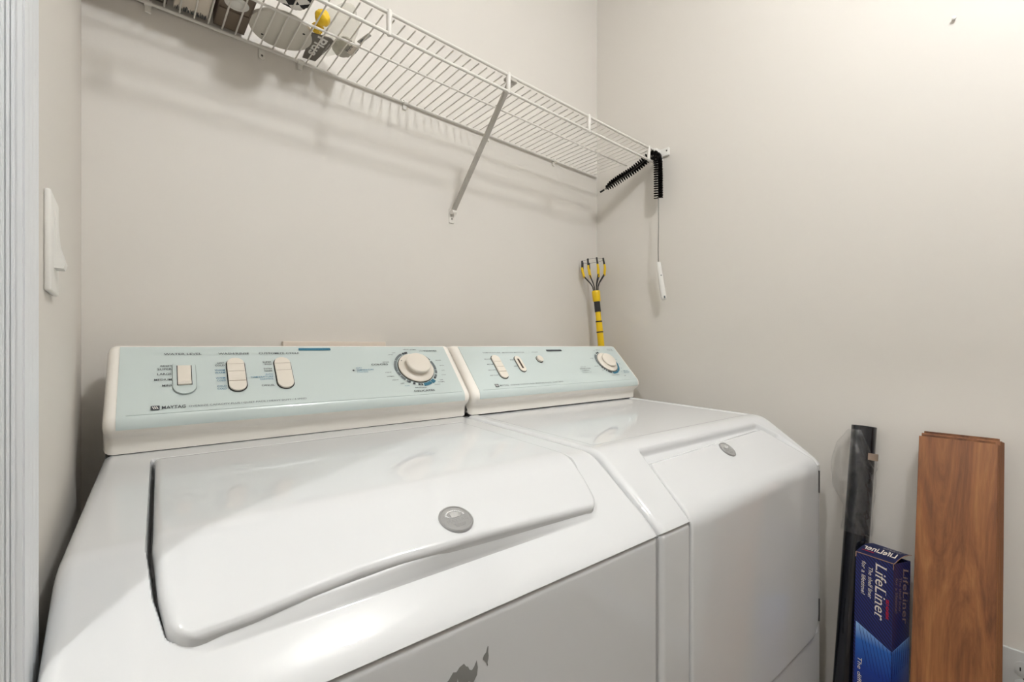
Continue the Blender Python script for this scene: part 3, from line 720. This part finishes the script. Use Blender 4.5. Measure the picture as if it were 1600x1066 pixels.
o = finish('checkered_cloth', b, MCHK, loc=(.262, .962, ZS-.001)); meta(o, 'folded black and white checkered cloth on the wire shelf behind the round plate', 'cloth')
# plastic bag with packages
bag = thing('plastic_bag', 'clear plastic bag of small yellow and grey packages on the wire shelf', 'plastic bag', (.372, 1.06, ZS))
def blob(b, c, s, seed, amp=.12, flat=None, mi=0):
    t = bmesh.new(); bmesh.ops.create_icosphere(t, subdivisions=4, radius=1); rr = random.Random(seed); ph = [rr.uniform(0, 6) for _ in range(6)]
    for v in t.verts:
        p = v.co; f = 1+amp*(math.sin(5*p.x+ph[0])*math.cos(4*p.y+ph[1])+.6*math.sin(9*p.z+ph[2]+6*p.x)+.4*math.sin(14*p.y+ph[3]))
        q = Vector((p.x*s[0]*f, p.y*s[1]*f, p.z*s[2]*f)); v.co = q+Vector(c)
        if flat is not None: v.co.z = max(v.co.z, flat)
    merge(b, t, mi)
b = NB(); blob(b, (.004, -.012, .030), (.040, .088, .032), 3, .07, .001); finish('film', b, MCLR, bag)
MYB = mat('yellow_wrapper', srgb(240, 196, 36), .4)
b = NB(); blob(b, (-.040, -.050, .018), (.016, .016, .016), 5, .05); finish('yellow_ball', b, MYB, bag)
b = NB(); blob(b, (-.041, -.020, .012), (.012, .016, .010), 6, .08, .002); finish('yellow_pouch', b, MYB, bag)
b = NB(); prism(b, [(-.050, -.010), (-.012, -.020), (.000, -.012), (-.012, .088), (-.040, .094)], .0008, .003); cdp = finish('header_card', b, mat('grey_card', srgb(112, 106, 98), .5), bag, smooth=False)
b = NB(); Mb = Matrix(((0, -1, 0, -.026), (1, 0, 0, -.012), (0, 0, -1, .0006), (0, 0, 0, 1)))
text(b, 'Plus', 0, -.010, .078, .022, Mb @ Matrix.Scale(-1, 4, (0, 1, 0)) @ Matrix.Identity(4), 'L', shear=.2, bold=.02); 
text(b, 'PREMIUM QUALITY', .012, .0165, .060, .0034, Mb @ Matrix.Scale(-1, 4, (0, 1, 0)), 'L')
finish('card_print', b, MWP, cdp, smooth=False)
b = NB(); blob(b, (.030, .010, .014), (.024, .034, .013), 9, .10, .0012); pch = finish('grey_pouch', b, mat('grey_pouch', srgb(176, 172, 160), .4), bag)
b = NB(); box(b, (.034, -.030, .0004), (.050, .004, .001)); finish('white_label', b, MCARD, bag, smooth=False)
b = NB(); text(b, 'Pure', 0, 0, .026, .009, Matrix(((0, -1, 0, .037), (-1, 0, 0, .000), (0, 0, -1, .0002), (0, 0, 0, 1))), 'L', shear=.2); box(b, (.0480, -.026, .0001), (.0505, -.004, .0003)); finish('label_print', b, MDK, bag, smooth=False)
tg = NB(); Mt = Matrix.Translation((.417, .990, ZS)) @ Matrix.Rotation(math.radians(-80), 4, 'Z'); prism(tg, stadium(.045, .010, 4, .003), 0, .001, Mt); o = finish('paper_tag', tg, mat('grey_tag', srgb(196, 192, 184), .5)); meta(o, 'small grey paper tag lying on the wire shelf right of the plastic bag', 'paper tag')
b = NB(); 
for k in range(3): box(b, (-.014+k*.004, -.003, -.0004), (-.012+k*.004, .003, -.0001), M=Mt)
finish('tag_print', b, MGY, o, smooth=False)

# ------------------------------------------------------------------ long bottle brush hooked over the shelf lip
brush = thing('coil_brush', 'long black bristle brush with white handle hooked over the right end of the wire shelf', 'brush', (1.43, .862, .16+EYE))
bo = Vector((1.43, .862, .16+EYE))
def catmull(P, n=12):
    P = [Vector(p) for p in P]; P = [P[0]*2-P[1]]+P+[P[-1]*2-P[-2]]; out = []
    for i in range(1, len(P)-2):
        for k in range(n):
            t = k/n; a, b_, c, d = P[i-1], P[i], P[i+1], P[i+2]
            out.append(.5*((2*b_)+(c-a)*t+(2*a-5*b_+4*c-d)*t*t+(3*b_-a-3*c+d)*t**3))
    out.append(P[-2]); return out
path = catmull([(1.372, 1.050, .588), (1.388, 1.000, .614), (1.404, .955, .636), (1.417, .920, .658), (1.423, .902, .672), (1.428, .886, .680), (1.4325, .872, .674), (1.4345, .8655, .655), (1.4325, .863, .60), (1.431, .8615, .522)], 14)
path = [p+Vector((0, 0, EYE))-bo for p in path]
wire = path+[Vector((1.4305, .861, .42+EYE))-bo, Vector((1.4280, .861, .34+EYE))-bo, Vector((1.4300, .861, .288+EYE))-bo]
b = NB(); tube(b, wire, .0016, 8); finish('twisted_wire', b, MSC, brush)
b = NB(); acc = 0; seglen = [(path[i+1]-path[i]).length for i in range(len(path)-1)]; tot = sum(seglen); pitch = .017
i = 0; s_at = 0; rr = random.Random(2); ang = 0
Lc = np.cumsum([0]+seglen)
def pt(s):
    s = min(max(s, 0), tot-1e-6); k = int(np.searchsorted(Lc, s, 'right')-1); f = (s-Lc[k])/seglen[k]; return path[k].lerp(path[k+1], f), (path[k+1]-path[k]).normalized()
s_ = .006
N_H = int((tot-.006)/.00028)
for q in range(N_H):
    s = .006+q*.00028; p, d = pt(s); u, v = frame_from(d)
    a = -2*math.pi*s/pitch; rad = (.0155 if s > .03 else .006+.0095*s/.03)*rr.uniform(.92, 1.04)
    for da in (0, .14, -.14, .28, -.28):
        for off in (0, math.pi):
            dirv = u*math.cos(a+off+da+rr.uniform(-.05, .05))+v*math.sin(a+off+da); e = p+dirv*rad+d*rr.uniform(-.0004, .0004); pv = d*.0004+d.cross(dirv)*.0003
            v0 = b.verts.new(p+pv); v1 = b.verts.new(p-pv); v2 = b.verts.new(e-pv); v3 = b.verts.new(e+pv); b.faces.new((v0, v1, v2, v3))
bo_ = finish('bristles', b, MBK, brush, smooth=False)
b = NB(); tube(b, [Vector((1.3715, 1.0515, .587+EYE))-bo, Vector((1.366, 1.066, .580+EYE))-bo], .0035, 8); finish('tip', b, MBK, brush)
b = NB(); h0 = Vector((1.430, .861, .296+EYE))-bo; h1 = Vector((1.440, .845, .162+EYE))-bo
hd = [h0.lerp(h1, t) for t in (0, .02, .15, .3, .6, .9, .97, 1)]
tube(b, hd, [.0055, .0078, .0082, .0082, .0092, .0098, .0090, .0055], 16); hn = finish('handle', b, MWP, brush)
b = NB(); p = h0.lerp(h1, .36); tube(b, [p+Vector((-.006, -.0062, 0)), p+Vector((-.0072, -.0072, 0))], .0022, 8); finish('rivet', b, MGY, hn)
b = NB(); p = h0.lerp(h1, .93); tube(b, [p+Vector((-.0062, -.0068, .004)), p+Vector((-.0066, -.0074, -.004))], .0026, 8); finish('hanging_hole', b, MGY, hn)

# ------------------------------------------------------------------ yellow bulb-changing pole in the corner
top = Vector((1.391, 1.1065, .212+EYE)); foot = Vector((1.450, .990, 0.0))
dv = (top-foot).normalized(); polelen = (top-foot).length
pole = thing('bulb_changer_pole', 'yellow and black light bulb changer pole standing behind the dryer in the corner', 'bulb changer', tuple(foot))
def pp_(s): return dv*s
Lh = polelen
def zrel_s(z): return (z+EYE)/dv.z
b = NB(); tube(b, [pp_(.0), pp_(.006), pp_(zrel_s(.094))], [.0100, .0122, .0122], 20); finish('pole', b, MYE, pole)
b = NB(); tube(b, [pp_(zrel_s(.094)), pp_(zrel_s(.145))], .0105, 20); finish('upper_pole', b, MYE, pole)
for z0, z1, r in ((.052, .0565, .0130), (.0925, .097, .0125)):
    b = NB(); tube(b, [pp_(zrel_s(z0)), pp_(zrel_s(z1))], r, 20); finish('black_ring', b, MBP, pole)
b = NB(); tube(b, [pp_(zrel_s(.132)), pp_(zrel_s(.172))], .0118, 20); finish('black_grip', b, MBP, pole)
b = NB(); tube(b, [pp_(zrel_s(.172)), pp_(zrel_s(.176)), pp_(zrel_s(.210)), pp_(zrel_s(.214))], [.0130, .0150, .0160, .0145], 24); collar = finish('collar', b, MYE, pole)
b = NB(); u, v = frame_from(dv)
hub = pp_(zrel_s(.214)); ctr = pp_(zrel_s(.330)); capz = Vector((ctr.x-.004, ctr.y, ctr.z))
tips = []
for k in range(8):
    a = 2*math.pi*(k+.3)/8; dr = u*math.cos(a)+v*math.sin(a)
    p0 = hub+dr*.009; p1 = hub+dr*.018+dv*.030; p2 = hub+dr*.042+dv*.060; p3 = hub+dr*.047+dv*.085; p4 = hub+dr*.043+dv*.122; p1b = hub+dr*.011+dv*.016
    tube(b, [p0, p1b, p1, p2, p3], .0021, 6); tips.append((p2, p3, p4, dr))
finish('cage_arms', b, MBP, pole)
for (p2, p3, p4, dr) in tips:
    b = NB(); tube(b, [p2.lerp(p3, -.1), p3, p3.lerp(p4, .25)], .0042, 8); tube(b, [p3.lerp(p4, .25), p3.lerp(p4, .95)], .0034, 8, mi=1); finish('finger', b, [MYE, MBP], pole)
b = NB(); tube(b, [t_[2]-dv*.004 for t_ in tips], .0007, 6, closed=True); finish('ring_wire', b, MSC, pole)

# ------------------------------------------------------------------ black roll in clear sleeve, leaning on the right wall
ra = Vector((1.447, .283, -.2065+EYE)); rb = Vector((1.268, .2990, .003)); rd = (ra-rb).normalized()
roll = thing('vinyl_roll', 'tall glossy black vinyl roll with clear wrap at its top, leaning against the right wall', 'vinyl roll', tuple(rb))
Lr = (ra-rb).length; R0 = .0262
b = NB(); tube(b, [rd*t for t in np.linspace(0, Lr, 12)], R0, 40, cap=False); tube(b, [rd*t for t in np.linspace(0, Lr, 3)], R0-.004, 40, cap=False)
# close the end rims
u, v = frame_from(rd)
for tt_ in (0, Lr):
    A = [rd*tt_+(u*math.cos(2*math.pi*k/40)+v*math.sin(2*math.pi*k/40))*R0 for k in range(40)]; B = [rd*tt_+(u*math.cos(2*math.pi*k/40)+v*math.sin(2*math.pi*k/40))*(R0-.004) for k in range(40)]
    A = [b.verts.new(p) for p in A]; B = [b.verts.new(p) for p in B]
    for k in range(40): b.faces.new((A[k], A[(k+1) % 40], B[(k+1) % 40], B[k]))
tube(b, [rd*.002, rd*.003], R0-.004, 40)
finish('roll', b, MTB, roll)
def film(name, sc, st, dist, amt, tint):
    m = bpy.data.materials.new(name); m.use_nodes = True; n = m.node_tree.nodes; l = m.node_tree.links; n.clear()
    o = n.new('ShaderNodeOutputMaterial'); mx = n.new('ShaderNodeMixShader'); tr = n.new('ShaderNodeBsdfTransparent'); gl = n.new('ShaderNodeBsdfGlossy'); lw = n.new('ShaderNodeLayerWeight')
    tc = n.new('ShaderNodeTexCoord'); no = n.new('ShaderNodeTexNoise'); bu = n.new('ShaderNodeBump'); mr = n.new('ShaderNodeMapRange'); df = n.new('ShaderNodeBsdfDiffuse'); m2 = n.new('ShaderNodeMixShader')
    no.inputs['Scale'].default_value = sc; no.inputs['Detail'].default_value = 4; bu.inputs['Strength'].default_value = st; bu.inputs['Distance'].default_value = dist
    gl.inputs['Roughness'].default_value = .12; df.inputs['Color'].default_value = tint; m2.inputs[0].default_value = .10
    lw.inputs['Blend'].default_value = .35; mr.inputs[3].default_value = amt*.35; mr.inputs[4].default_value = amt*2.2
    l.new(tc.outputs['Object'], no.inputs['Vector']); l.new(no.outputs[0], bu.inputs['Height']); l.new(bu.outputs[0], gl.inputs['Normal']); l.new(bu.outputs[0], lw.inputs['Normal'])
    l.new(lw.outputs['Facing'], mr.inputs[0]); l.new(mr.outputs[0], mx.inputs[0]); l.new(tr.outputs[0], mx.inputs[1]); l.new(gl.outputs[0], m2.inputs[1]); l.new(df.outputs[0], m2.inputs[2]); l.new(m2.outputs[0], mx.inputs[2]); l.new(mx.outputs[0], o.inputs[0])
    return m
MFILM = film('crinkled_clear_wrap', 45, 1.0, .006, .16, srgb(225, 228, 232))
b = NB(); rows = []; rr = random.Random(5)
nT, nA = 46, 60
for i in range(nT+1):
    f = i/nT; s = Lr-.012-.255*(1-f); row = []
    for k in range(nA):
        a = 2*math.pi*k/nA; bulge = .0018+.0016*math.sin(9*f*3+3*a)*math.sin(5*a+f*11)+.0012*math.sin(31*f+7*a)
        c = (u*math.cos(a)+v*math.sin(a)); side = max(0, c.y)   # loose flap hangs on the far-left side
        bulge += max(0, side)**3*.034*math.sin(math.pi*min(1, max(0, f-.25)/.75))**.7+.002
        drop = .0
        if f > .6: drop = -max(0, -c.y)**1*.07*(f-.6)/.4
        row.append(b.verts.new(rd*(s+drop)+c*(R0+bulge)))
    rows.append(row)
for i in range(nT):
    for k in range(nA): b.faces.new((rows[i][k], rows[i][(k+1) % nA], rows[i+1][(k+1) % nA], rows[i+1][k]))
finish('clear_wrap', b, MFILM, roll)
b = NB(); ring = []
for k in range(9):
    a = math.atan2((Vector((-.45, -.9, 0))).dot(v), (Vector((-.45, -.9, 0))).dot(u))+(-.55+1.1*k/8)
    c = u*math.cos(a)+v*math.sin(a); ring.append((b.verts.new(rd*(Lr-.083)+c*(R0+.0062)), b.verts.new(rd*(Lr-.066)+c*(R0+.0062))))
for (a1, a2), (c1, c2) in zip(ring, ring[1:]): b.faces.new((a1, c1, c2, a2))
bmesh.ops.solidify(b, geom=b.faces[:], thickness=.0004); finish('tape', b, mat('masking_tape', srgb(196, 176, 158), .6), roll)

# ------------------------------------------------------------------ shelf liner carton
BA, BH = .074, .604
Bt = Vector((1.300, .2015, 0)); th = math.radians(15)
def lb_matrix():
    # local x: along the wide face away from the near edge, local y: depth, z up; leaning back
    ex = Vector((math.sin(th), math.cos(th), 0)); ey = Vector((math.cos(th), -math.sin(th), 0)); ez = Vector((.070/.604, 0, 1)).normalized()
    o = Bt-Vector((.070, 0, 0)); ey = (ey-ez*ey.dot(ez)).normalized(); ex = (ex-ez*ex.dot(ez)-ey*ex.dot(ey)).normalized()
    return Matrix(((ex.x, ey.x, ez.x, o.x), (ex.y, ey.y, ez.y, o.y), (ex.z, ey.z, ez.z, .009), (0, 0, 0, 1)))
lbM = lb_matrix()
lbx = bpy.data.objects.new('shelf_liner_box', None); COL.objects.link(lbx); lbx.matrix_world = lbM
meta(lbx, 'tall dark blue shelf liner carton standing between the black roll and the wood planks', 'carton')
MNV = mat('navy_carton', srgb(26, 30, 84), .38); n, l, bs = nodes(MNV)
tc = n.new('ShaderNodeTexCoord'); mp = n.new('ShaderNodeMapping'); wv = n.new('ShaderNodeTexWave'); rp = n.new('ShaderNodeValToRGB')
mp.inputs['Rotation'].default_value = (math.radians(40), math.radians(38), 0); wv.wave_type = 'BANDS'; wv.bands_direction = 'Z'; wv.inputs['Scale'].default_value = 62; wv.inputs['Distortion'].default_value = 0
rp.color_ramp.elements[0].position = .72; rp.color_ramp.elements[0].color = srgb(24, 26, 66); rp.color_ramp.elements[1].position = .95; rp.color_ramp.elements[1].color = srgb(38, 50, 128)
l.new(tc.outputs['Object'], mp.inputs[0]); l.new(mp.outputs[0], wv.inputs['Vector']); l.new(wv.outputs['Color'], rp.inputs[0]); l.new(rp.outputs[0], bs.inputs['Base Color'])
MNV2 = mat('navy_flap', srgb(40, 48, 98), .5)
MKR = mat('worn_carton_edge', srgb(150, 118, 96), .85)
MBG = mat('blue_glow_print', srgb(40, 90, 180), .35); n, l, bs = nodes(MBG)
tc = n.new('ShaderNodeTexCoord'); sx = n.new('ShaderNodeSeparateXYZ'); mr = n.new('ShaderNodeMapRange'); rp = n.new('ShaderNodeValToRGB')
mr.inputs[1].default_value = .24; mr.inputs[2].default_value = BH-.160
rp.color_ramp.elements[0].position = 0; rp.color_ramp.elements[0].color = srgb(8, 26, 92); rp.color_ramp.elements[1].position = 1; rp.color_ramp.elements[1].color = srgb(136, 176, 222)
e = rp.color_ramp.elements.new(.55); e.color = srgb(16, 50, 134); e = rp.color_ramp.elements.new(.84); e.color = srgb(44, 96, 178)
l.new(tc.outputs['Object'], sx.inputs[0]); l.new(sx.outputs['Z'], mr.inputs[0]); l.new(mr.outputs[0], rp.inputs[0]); l.new(rp.outputs[0], bs.inputs['Base Color'])
A_ = BA
b = NB()
def quad(b, pts, mi=0): f = b.faces.new([b.verts.new(p) for p in pts]); f.material_index = mi
# walls (open at the lifted corner), bottom
for (p, q) in (((0, 0), (A_, 0)), ((A_, 0), (A_, A_)), ((A_, A_), (0, A_)), ((0, A_), (0, 0))):
    h1, h2 = BH, BH
    quad(b, [(p[0], p[1], 0), (q[0], q[1], 0), (q[0], q[1], h2), (p[0], p[1], h1)])
quad(b, [(0, 0, 0), (A_, 0, 0), (A_, A_, 0), (0, A_, 0)])
bmesh.ops.remove_doubles(b, verts=b.verts, dist=1e-5)
bmesh.ops.solidify(b, geom=b.faces[:], thickness=.0008)
finish('carton', b, MNV, lbx, smooth=False)
# top flap, slightly lifted on the wall side near the right edge
b = NB(); fl = []
for i in range(9):
    f = i/8; lift = .012*f+.006*math.sin(f*math.pi)
    fl.append((b.verts.new((-.0008, A_*f*1.02, BH+lift+.0008)), b.verts.new((A_+.001, A_*f*1.02, BH+.0008+lift*1.1))))
for (a1, a2), (c1, c2) in zip(fl, fl[1:]): b.faces.new((a1, a2, c2, c1))
bmesh.ops.solidify(b, geom=b.faces[:], thickness=.0008); flap = finish('top_flap', b, MNV2, lbx)
b = NB(); tube(b, [(-.0006, -.0004, BH+.001), (A_*.3, -.0004, BH+.0012), (A_+.0006, -.0004, BH+.001)], .0009, 6); tube(b, [(-.0012, 0, BH+.001)]+[(-.0012, A_*f*1.02, BH+.0012+.012*f+.006*math.sin(f*math.pi)) for f in (.2, .4, .6, .8, 1)], .0007, 6)
tube(b, [(0, 0, BH), (-.0003, -.0003, BH-.012)], .0008, 6); tube(b, [(A_, 0, BH), (A_+.0003, -.0003, BH-.010)], .0012, 6)
finish('worn_edge', b, MKR, lbx)
# printed panels and writing.  Face A: local y=0 plane seen from -y;  u = x (runs to the left in view), w = z
# viewed from the front the axes are: right = -x, up = +z
FA = Matrix(((-1, 0, 0, A_), (0, 0, -1, -.0010), (0, 1, 0, 0), (0, 0, 0, 1)))        # plane x: 0 = left edge in view
FB = Matrix(((0, 0, -1, -.0010), (1, 0, 0, 0), (0, 1, 0, 0), (0, 0, 0, 1)))          # face x=0 seen from -x: right = +y
b = NB(); hb = BH-.155; prism(b, [(.004, 0.004), (A_, 0.004), (A_, hb-.032), (.004, hb)], -.0002, .0, FA); prism(b, [(0, .004), (A_, .004), (A_, hb-.010), (0, hb-.032)], -.0002, 0, FB); finish('blue_panel', b, MBG, lbx, smooth=False)
b = NB()
for k in range(9):
    x0 = .010+k*.0078; ztop = hb-.032*(x0/A_); 
    prism(b, [(x0, ztop-.001), (x0+.0008, ztop-.001), (x0+.020, ztop-.085), (x0+.0192, ztop-.085)] if x0+.02 < A_ else [(x0, ztop-.001), (x0+.0008, ztop-.001), (A_, ztop-.001-.085*(A_-x0)/.02), (A_-.0008, ztop-.001-.085*(A_-x0)/.02)], 0, .0002, FA)
for k in range(8):
    x0 = .005+k*.009; ztop = hb-.034+.022*(x0/A_); prism(b, [(x0, ztop), (x0+.0012, ztop), (x0+.0012-.004, ztop-.055), (x0-.004, ztop-.055)], 0, .0002, FB)
finish('panel_lines', b, mat('fine_navy_lines', srgb(14, 30, 96), .4), lbx, smooth=False)
def serif_text(b, s, x, y, w, h, M, shear, mi=0, rot=-math.pi/2):
    text(b, s, x, y, w, h, M, 'L', mi, shear, z=.0003, rot=rot, bold=-.004)
    # serifs on capital feet and tops (approximate positions along the word)
b = NB()
def life(b, M, x, ytop, ln, h, mi=0):
    """LifeLiner written downwards, italic serif capitals with slab serifs; x = baseline"""
    text(b, 'LifeLiner', x, ytop, ln, h, M, 'L', mi, shear=.22, z=.0003, rot=-math.pi/2, bold=.002)
    R = Matrix.Translation((x, ytop, .0003)) @ Matrix.Rotation(-math.pi/2, 4, 'Z')
    for f, top_ in ((.0, 1), (.135, 0), (.215, 0), (.46, 1), (.585, 0), (.655, 0), (.72, 0), (.93, 0)):
        q = f*ln; box(b, (q-.0018, -.0002, 0), (q+.0040, .0006, .0001), M=M @ R, mi=mi)
        if top_: box(b, (q-.0018+.22*h, h-.0006, 0), (q+.0045+.22*h, h, .0001), M=M @ R, mi=mi)
LM0 = [mat('cream_print', srgb(226, 218, 206), .5), mat('red_print', srgb(190, 30, 44), .5), mat('tan_print', srgb(150, 128, 118), .5)]
life(b, FA, .041, BH-.010, .118, .021)
text(b, 'The shelf liner', .027, BH-.022, .070, .0085, FA, 'L', 0, .2, z=.0003, rot=-math.pi/2, bold=.004)
text(b, 'for a lifetime!', .013, BH-.014, .074, .0085, FA, 'L', 0, .2, z=.0003, rot=-math.pi/2, bold=.004)
finish('lettering', b, LM0, lbx, smooth=False); b = NB()
text(b, 'The difference is in the details', .010, hb-.075, .21, .0085, FA, 'L', 0, .2, z=.0003, rot=-math.pi/2)
LM = LM0
finish('lettering', b, LM, lbx, smooth=False); b = NB()
life(b, FB, .040, BH-.014, .118, .022, 2)
text(b, 'The shelf liner', .024, BH-.030, .075, .010, FB, 'L', 2, .2, z=.0003, rot=-math.pi/2)
text(b, 'for a lifetime!', .008, BH-.030, .075, .010, FB, 'L', 2, .2, z=.0003, rot=-math.pi/2)
finish('side_lettering', b, LM, lbx, smooth=False); b = NB()
text(b, 'SELF ADHESIVE', .0625, BH-.080, .042, .0048, FA, 'L', 1, .1, z=.0003, rot=-math.pi/2, bold=.03)
# flap writing: reads upside-down from the front
FT = Matrix(((1, 0, 0, 0), (0, 1, 0, 0), (0, 0, 1, BH+.0030), (0, 0, 0, 1)))
def flapmap(bm_src):
    for v_ in bm_src.verts:
        f = max(0, min(1.02, v_.co.y/(A_*1.02))); v_.co.z = BH+.0022+(.012*f+.006*math.sin(f*math.pi))*(1+.1*v_.co.x/A_)
finish('red_lettering', b, LM, lbx, smooth=False)
b = NB()
text(b, 'LifeLiner', .005, .018, .064, .020, FT, 'L', 0, .15, bold=.012); text(b, 'The shelf liner', .006, .046, .036, .0065, FT, 'L', 0, .15); text(b, 'for a lifetime!', .004, .058, .036, .0065, FT, 'L', 0, .15)
box(b, (.044, .012, BH+.002), (.068, .0135, BH+.0021), mi=1)
flapmap(b); finish('flap_lettering', b, [mat('white_print', srgb(222, 214, 204), .5), mat('red_print', srgb(190, 30, 44), .5)], flap, smooth=False)

# ------------------------------------------------------------------ laminate planks leaning on the right wall
MWD = mat('walnut_laminate', srgb(120, 70, 34), .42, coat=.15); n, l, bs = nodes(MWD)
tc = n.new('ShaderNodeTexCoord'); mp = n.new('ShaderNodeMapping'); n1 = n.new('ShaderNodeTexNoise'); n2 = n.new('ShaderNodeTexNoise'); mx = n.new('ShaderNodeMix'); rp = n.new('ShaderNodeValToRGB'); wv = n.new('ShaderNodeTexWave')
mp.inputs['Scale'].default_value = (1, 6.0, .8); n1.inputs['Scale'].default_value = 3.0; n1.inputs['Detail'].default_value = 8; n1.inputs['Distortion'].default_value = 2.6; n1.inputs['Roughness'].default_value = .62
n2.inputs['Scale'].default_value = 40; n2.inputs['Detail'].default_value = 6
mp2 = n.new('ShaderNodeMapping'); mp2.inputs['Scale'].default_value = (1, 6, .5)
mx.data_type = 'RGBA'; mx.blend_type = 'OVERLAY'; mx.inputs[0].default_value = .35
els = rp.color_ramp.elements; els[0].position = .22; els[0].color = srgb(78, 44, 24); els[1].position = .85; els[1].color = srgb(176, 122, 74)
e = els.new(.42); e.color = srgb(122, 74, 42); e = els.new(.60); e.color = srgb(146, 94, 54)
l.new(tc.outputs['Object'], mp.inputs[0]); l.new(mp.outputs[0], n1.inputs['Vector']); l.new(n1.outputs[0], rp.inputs[0])
l.new(tc.outputs['Object'], mp2.inputs[0]); l.new(mp2.outputs[0], n2.inputs['Vector']); l.new(rp.outputs[0], mx.inputs[6]); l.new(n2.outputs[0], mx.inputs[7]); l.new(mx.outputs[2], bs.inputs['Base Color'])
MWE = mat('plank_edge_fibre', srgb(112, 66, 36), .7); add_mottle(MWE, srgb(84, 48, 26), srgb(140, 90, 50), 40, stretch=(1, 1, .03))
def plank(i, yoff, zoff, label):
    W_, H_, TH = .1270, .9025+zoff, .0105
    lean = math.atan2(.205, .87)
    # plane: back of stack touches the wall at the top
    t = thing('laminate_plank', label, 'laminate plank', (0, 0, 0), 0, 'laminate planks leaning on the right wall')
    d0 = .0112*(i)+.001
    base = Vector((XR-.010-.212-d0/math.cos(lean)-.002, .174+yoff, .003))
    t.location = base; t.rotation_euler = (0, lean, 0)
    b = NB(); box(b, (-TH, -W_, 0), (0, 0, H_), .0006, 1); f = finish('board', b, MWD, t, ang=20)
    b = NB(); box(b, (-TH*.72, -W_-.0030, .002), (-TH*.45, -W_+.001, H_-.002), .0005); box(b, (-TH*.35, -W_-.0016, .001), (-.0005, -W_+.001, H_-.001), .0004); finish('tongue', b, MWE, t, ang=20)
    b = NB(); box(b, (-TH*.7, -W_+.004, H_-.0005), (-TH*.4, -.004, H_+.0050), .0005); finish('end_tongue', b, MWE, t, ang=20)
plank(0, -.0055, .004, 'brown wood-grain laminate plank, rearmost of the stack against the right wall')
plank(1, -.0030, .006, 'brown wood-grain laminate plank, middle one of the stack against the right wall')
plank(2, .0000, .000, 'brown wood-grain laminate plank, front one of the stack with its face fully seen')

# ------------------------------------------------------------------ wall fittings
o_ = thing('electrical_outlet', 'white electrical outlet with cover plate low on the right wall beside the planks', 'electrical outlet', (XR, .0095, .378))
b = NB(); box(b, (-.006, -.035, -.0575), (0, .035, .0575), .0025); MOP = mat('shaded_white_plastic', srgb(196, 196, 193), .4); pl_ = finish('cover_plate', b, MOP, o_)  # white plastic greyed in its colour to stand for shade under grazing light
for dz in (.0195, -.0195):
    b = NB(); MM = Matrix(((0, 0, -1, -.0058), (1, 0, 0, 0), (0, 1, 0, dz), (0, 0, 0, 1))); prism(b, [(max(-.0145, min(.0145, .0175*math.cos(math.radians(a)))), .0175*math.sin(math.radians(a))) for a in range(0, 360, 12)], 0, .0015, MM, bev=.0004); r_ = finish('receptacle', b, MOP, pl_)
    b = NB(); box(b, (-.0076, -.0075, dz-.004), (-.0072, -.0055, dz+.005)); box(b, (-.0076, .0055, dz-.004), (-.0072, .0075, dz+.004)); finish('slot', b, MGAP, r_, smooth=False)
b = NB(); lathe(b, [(0, .001), (.003, .0006), (.003, 0)], 12, Matrix(((0, 0, -1, -.006), (1, 0, 0, 0), (0, 1, 0, 0), (0, 0, 0, 1)))); finish('screw', b, MSC, pl_)
sw = thing('light_switch', 'white light switch on the left wall beside the door casing', 'light switch', (XL, .650, 0.102+EYE))
b = NB(); box(b, (0, -.036, -.0490), (.0052, .036, .0490), .0020); pw = finish('cover_plate', b, MWP, sw)
b = NB(); prism(b, [(.0048, .034), (.0058, .034), (.0085, 0), (.0135, -.018), (.0120, -.024), (.0048, -.024)], -.012, .012, Matrix(((1, 0, 0, 0), (0, 0, 1, 0), (0, 1, 0, 0), (0, 0, 0, 1)))); finish('switch_paddle', b, MWP, pw, ang=30)
b = NB(); box(b, (.289, 1.154, -.175+EYE), (.547, 1.166, -.155+EYE), .002); box(b, (.289, 1.154, -.010+EYE), (.547, 1.166, .0115+EYE), .002); box(b, (.289, 1.1545, -.1555+EYE), (.311, 1.166, -.0095+EYE)); box(b, (.525, 1.1545, -.1555+EYE), (.547, 1.166, -.0095+EYE)); box(b, (.311, 1.163, -.1555+EYE), (.525, 1.166, -.0095+EYE))
o = finish('washer_outlet_box', b, mat('cream_box', srgb(226, 214, 200), .5)); meta(o, 'cream washer outlet box frame on the back wall just above the washing machine console', 'outlet box')
b = NB(); Mn = Matrix(((0, 0, -1, XR), (1, 0, 0, .1185), (0, 1, 0, .765+EYE), (0, 0, 0, 1))); lathe(b, [(.0024, 0), (.0020, .006), (.0042, .0065), (.0042, .0080), (.0030, .0090), (0, .0092)], 14, Mn)
o = finish('nail', b, MWP); meta(o, 'small white nail head high on the right wall', 'nail')
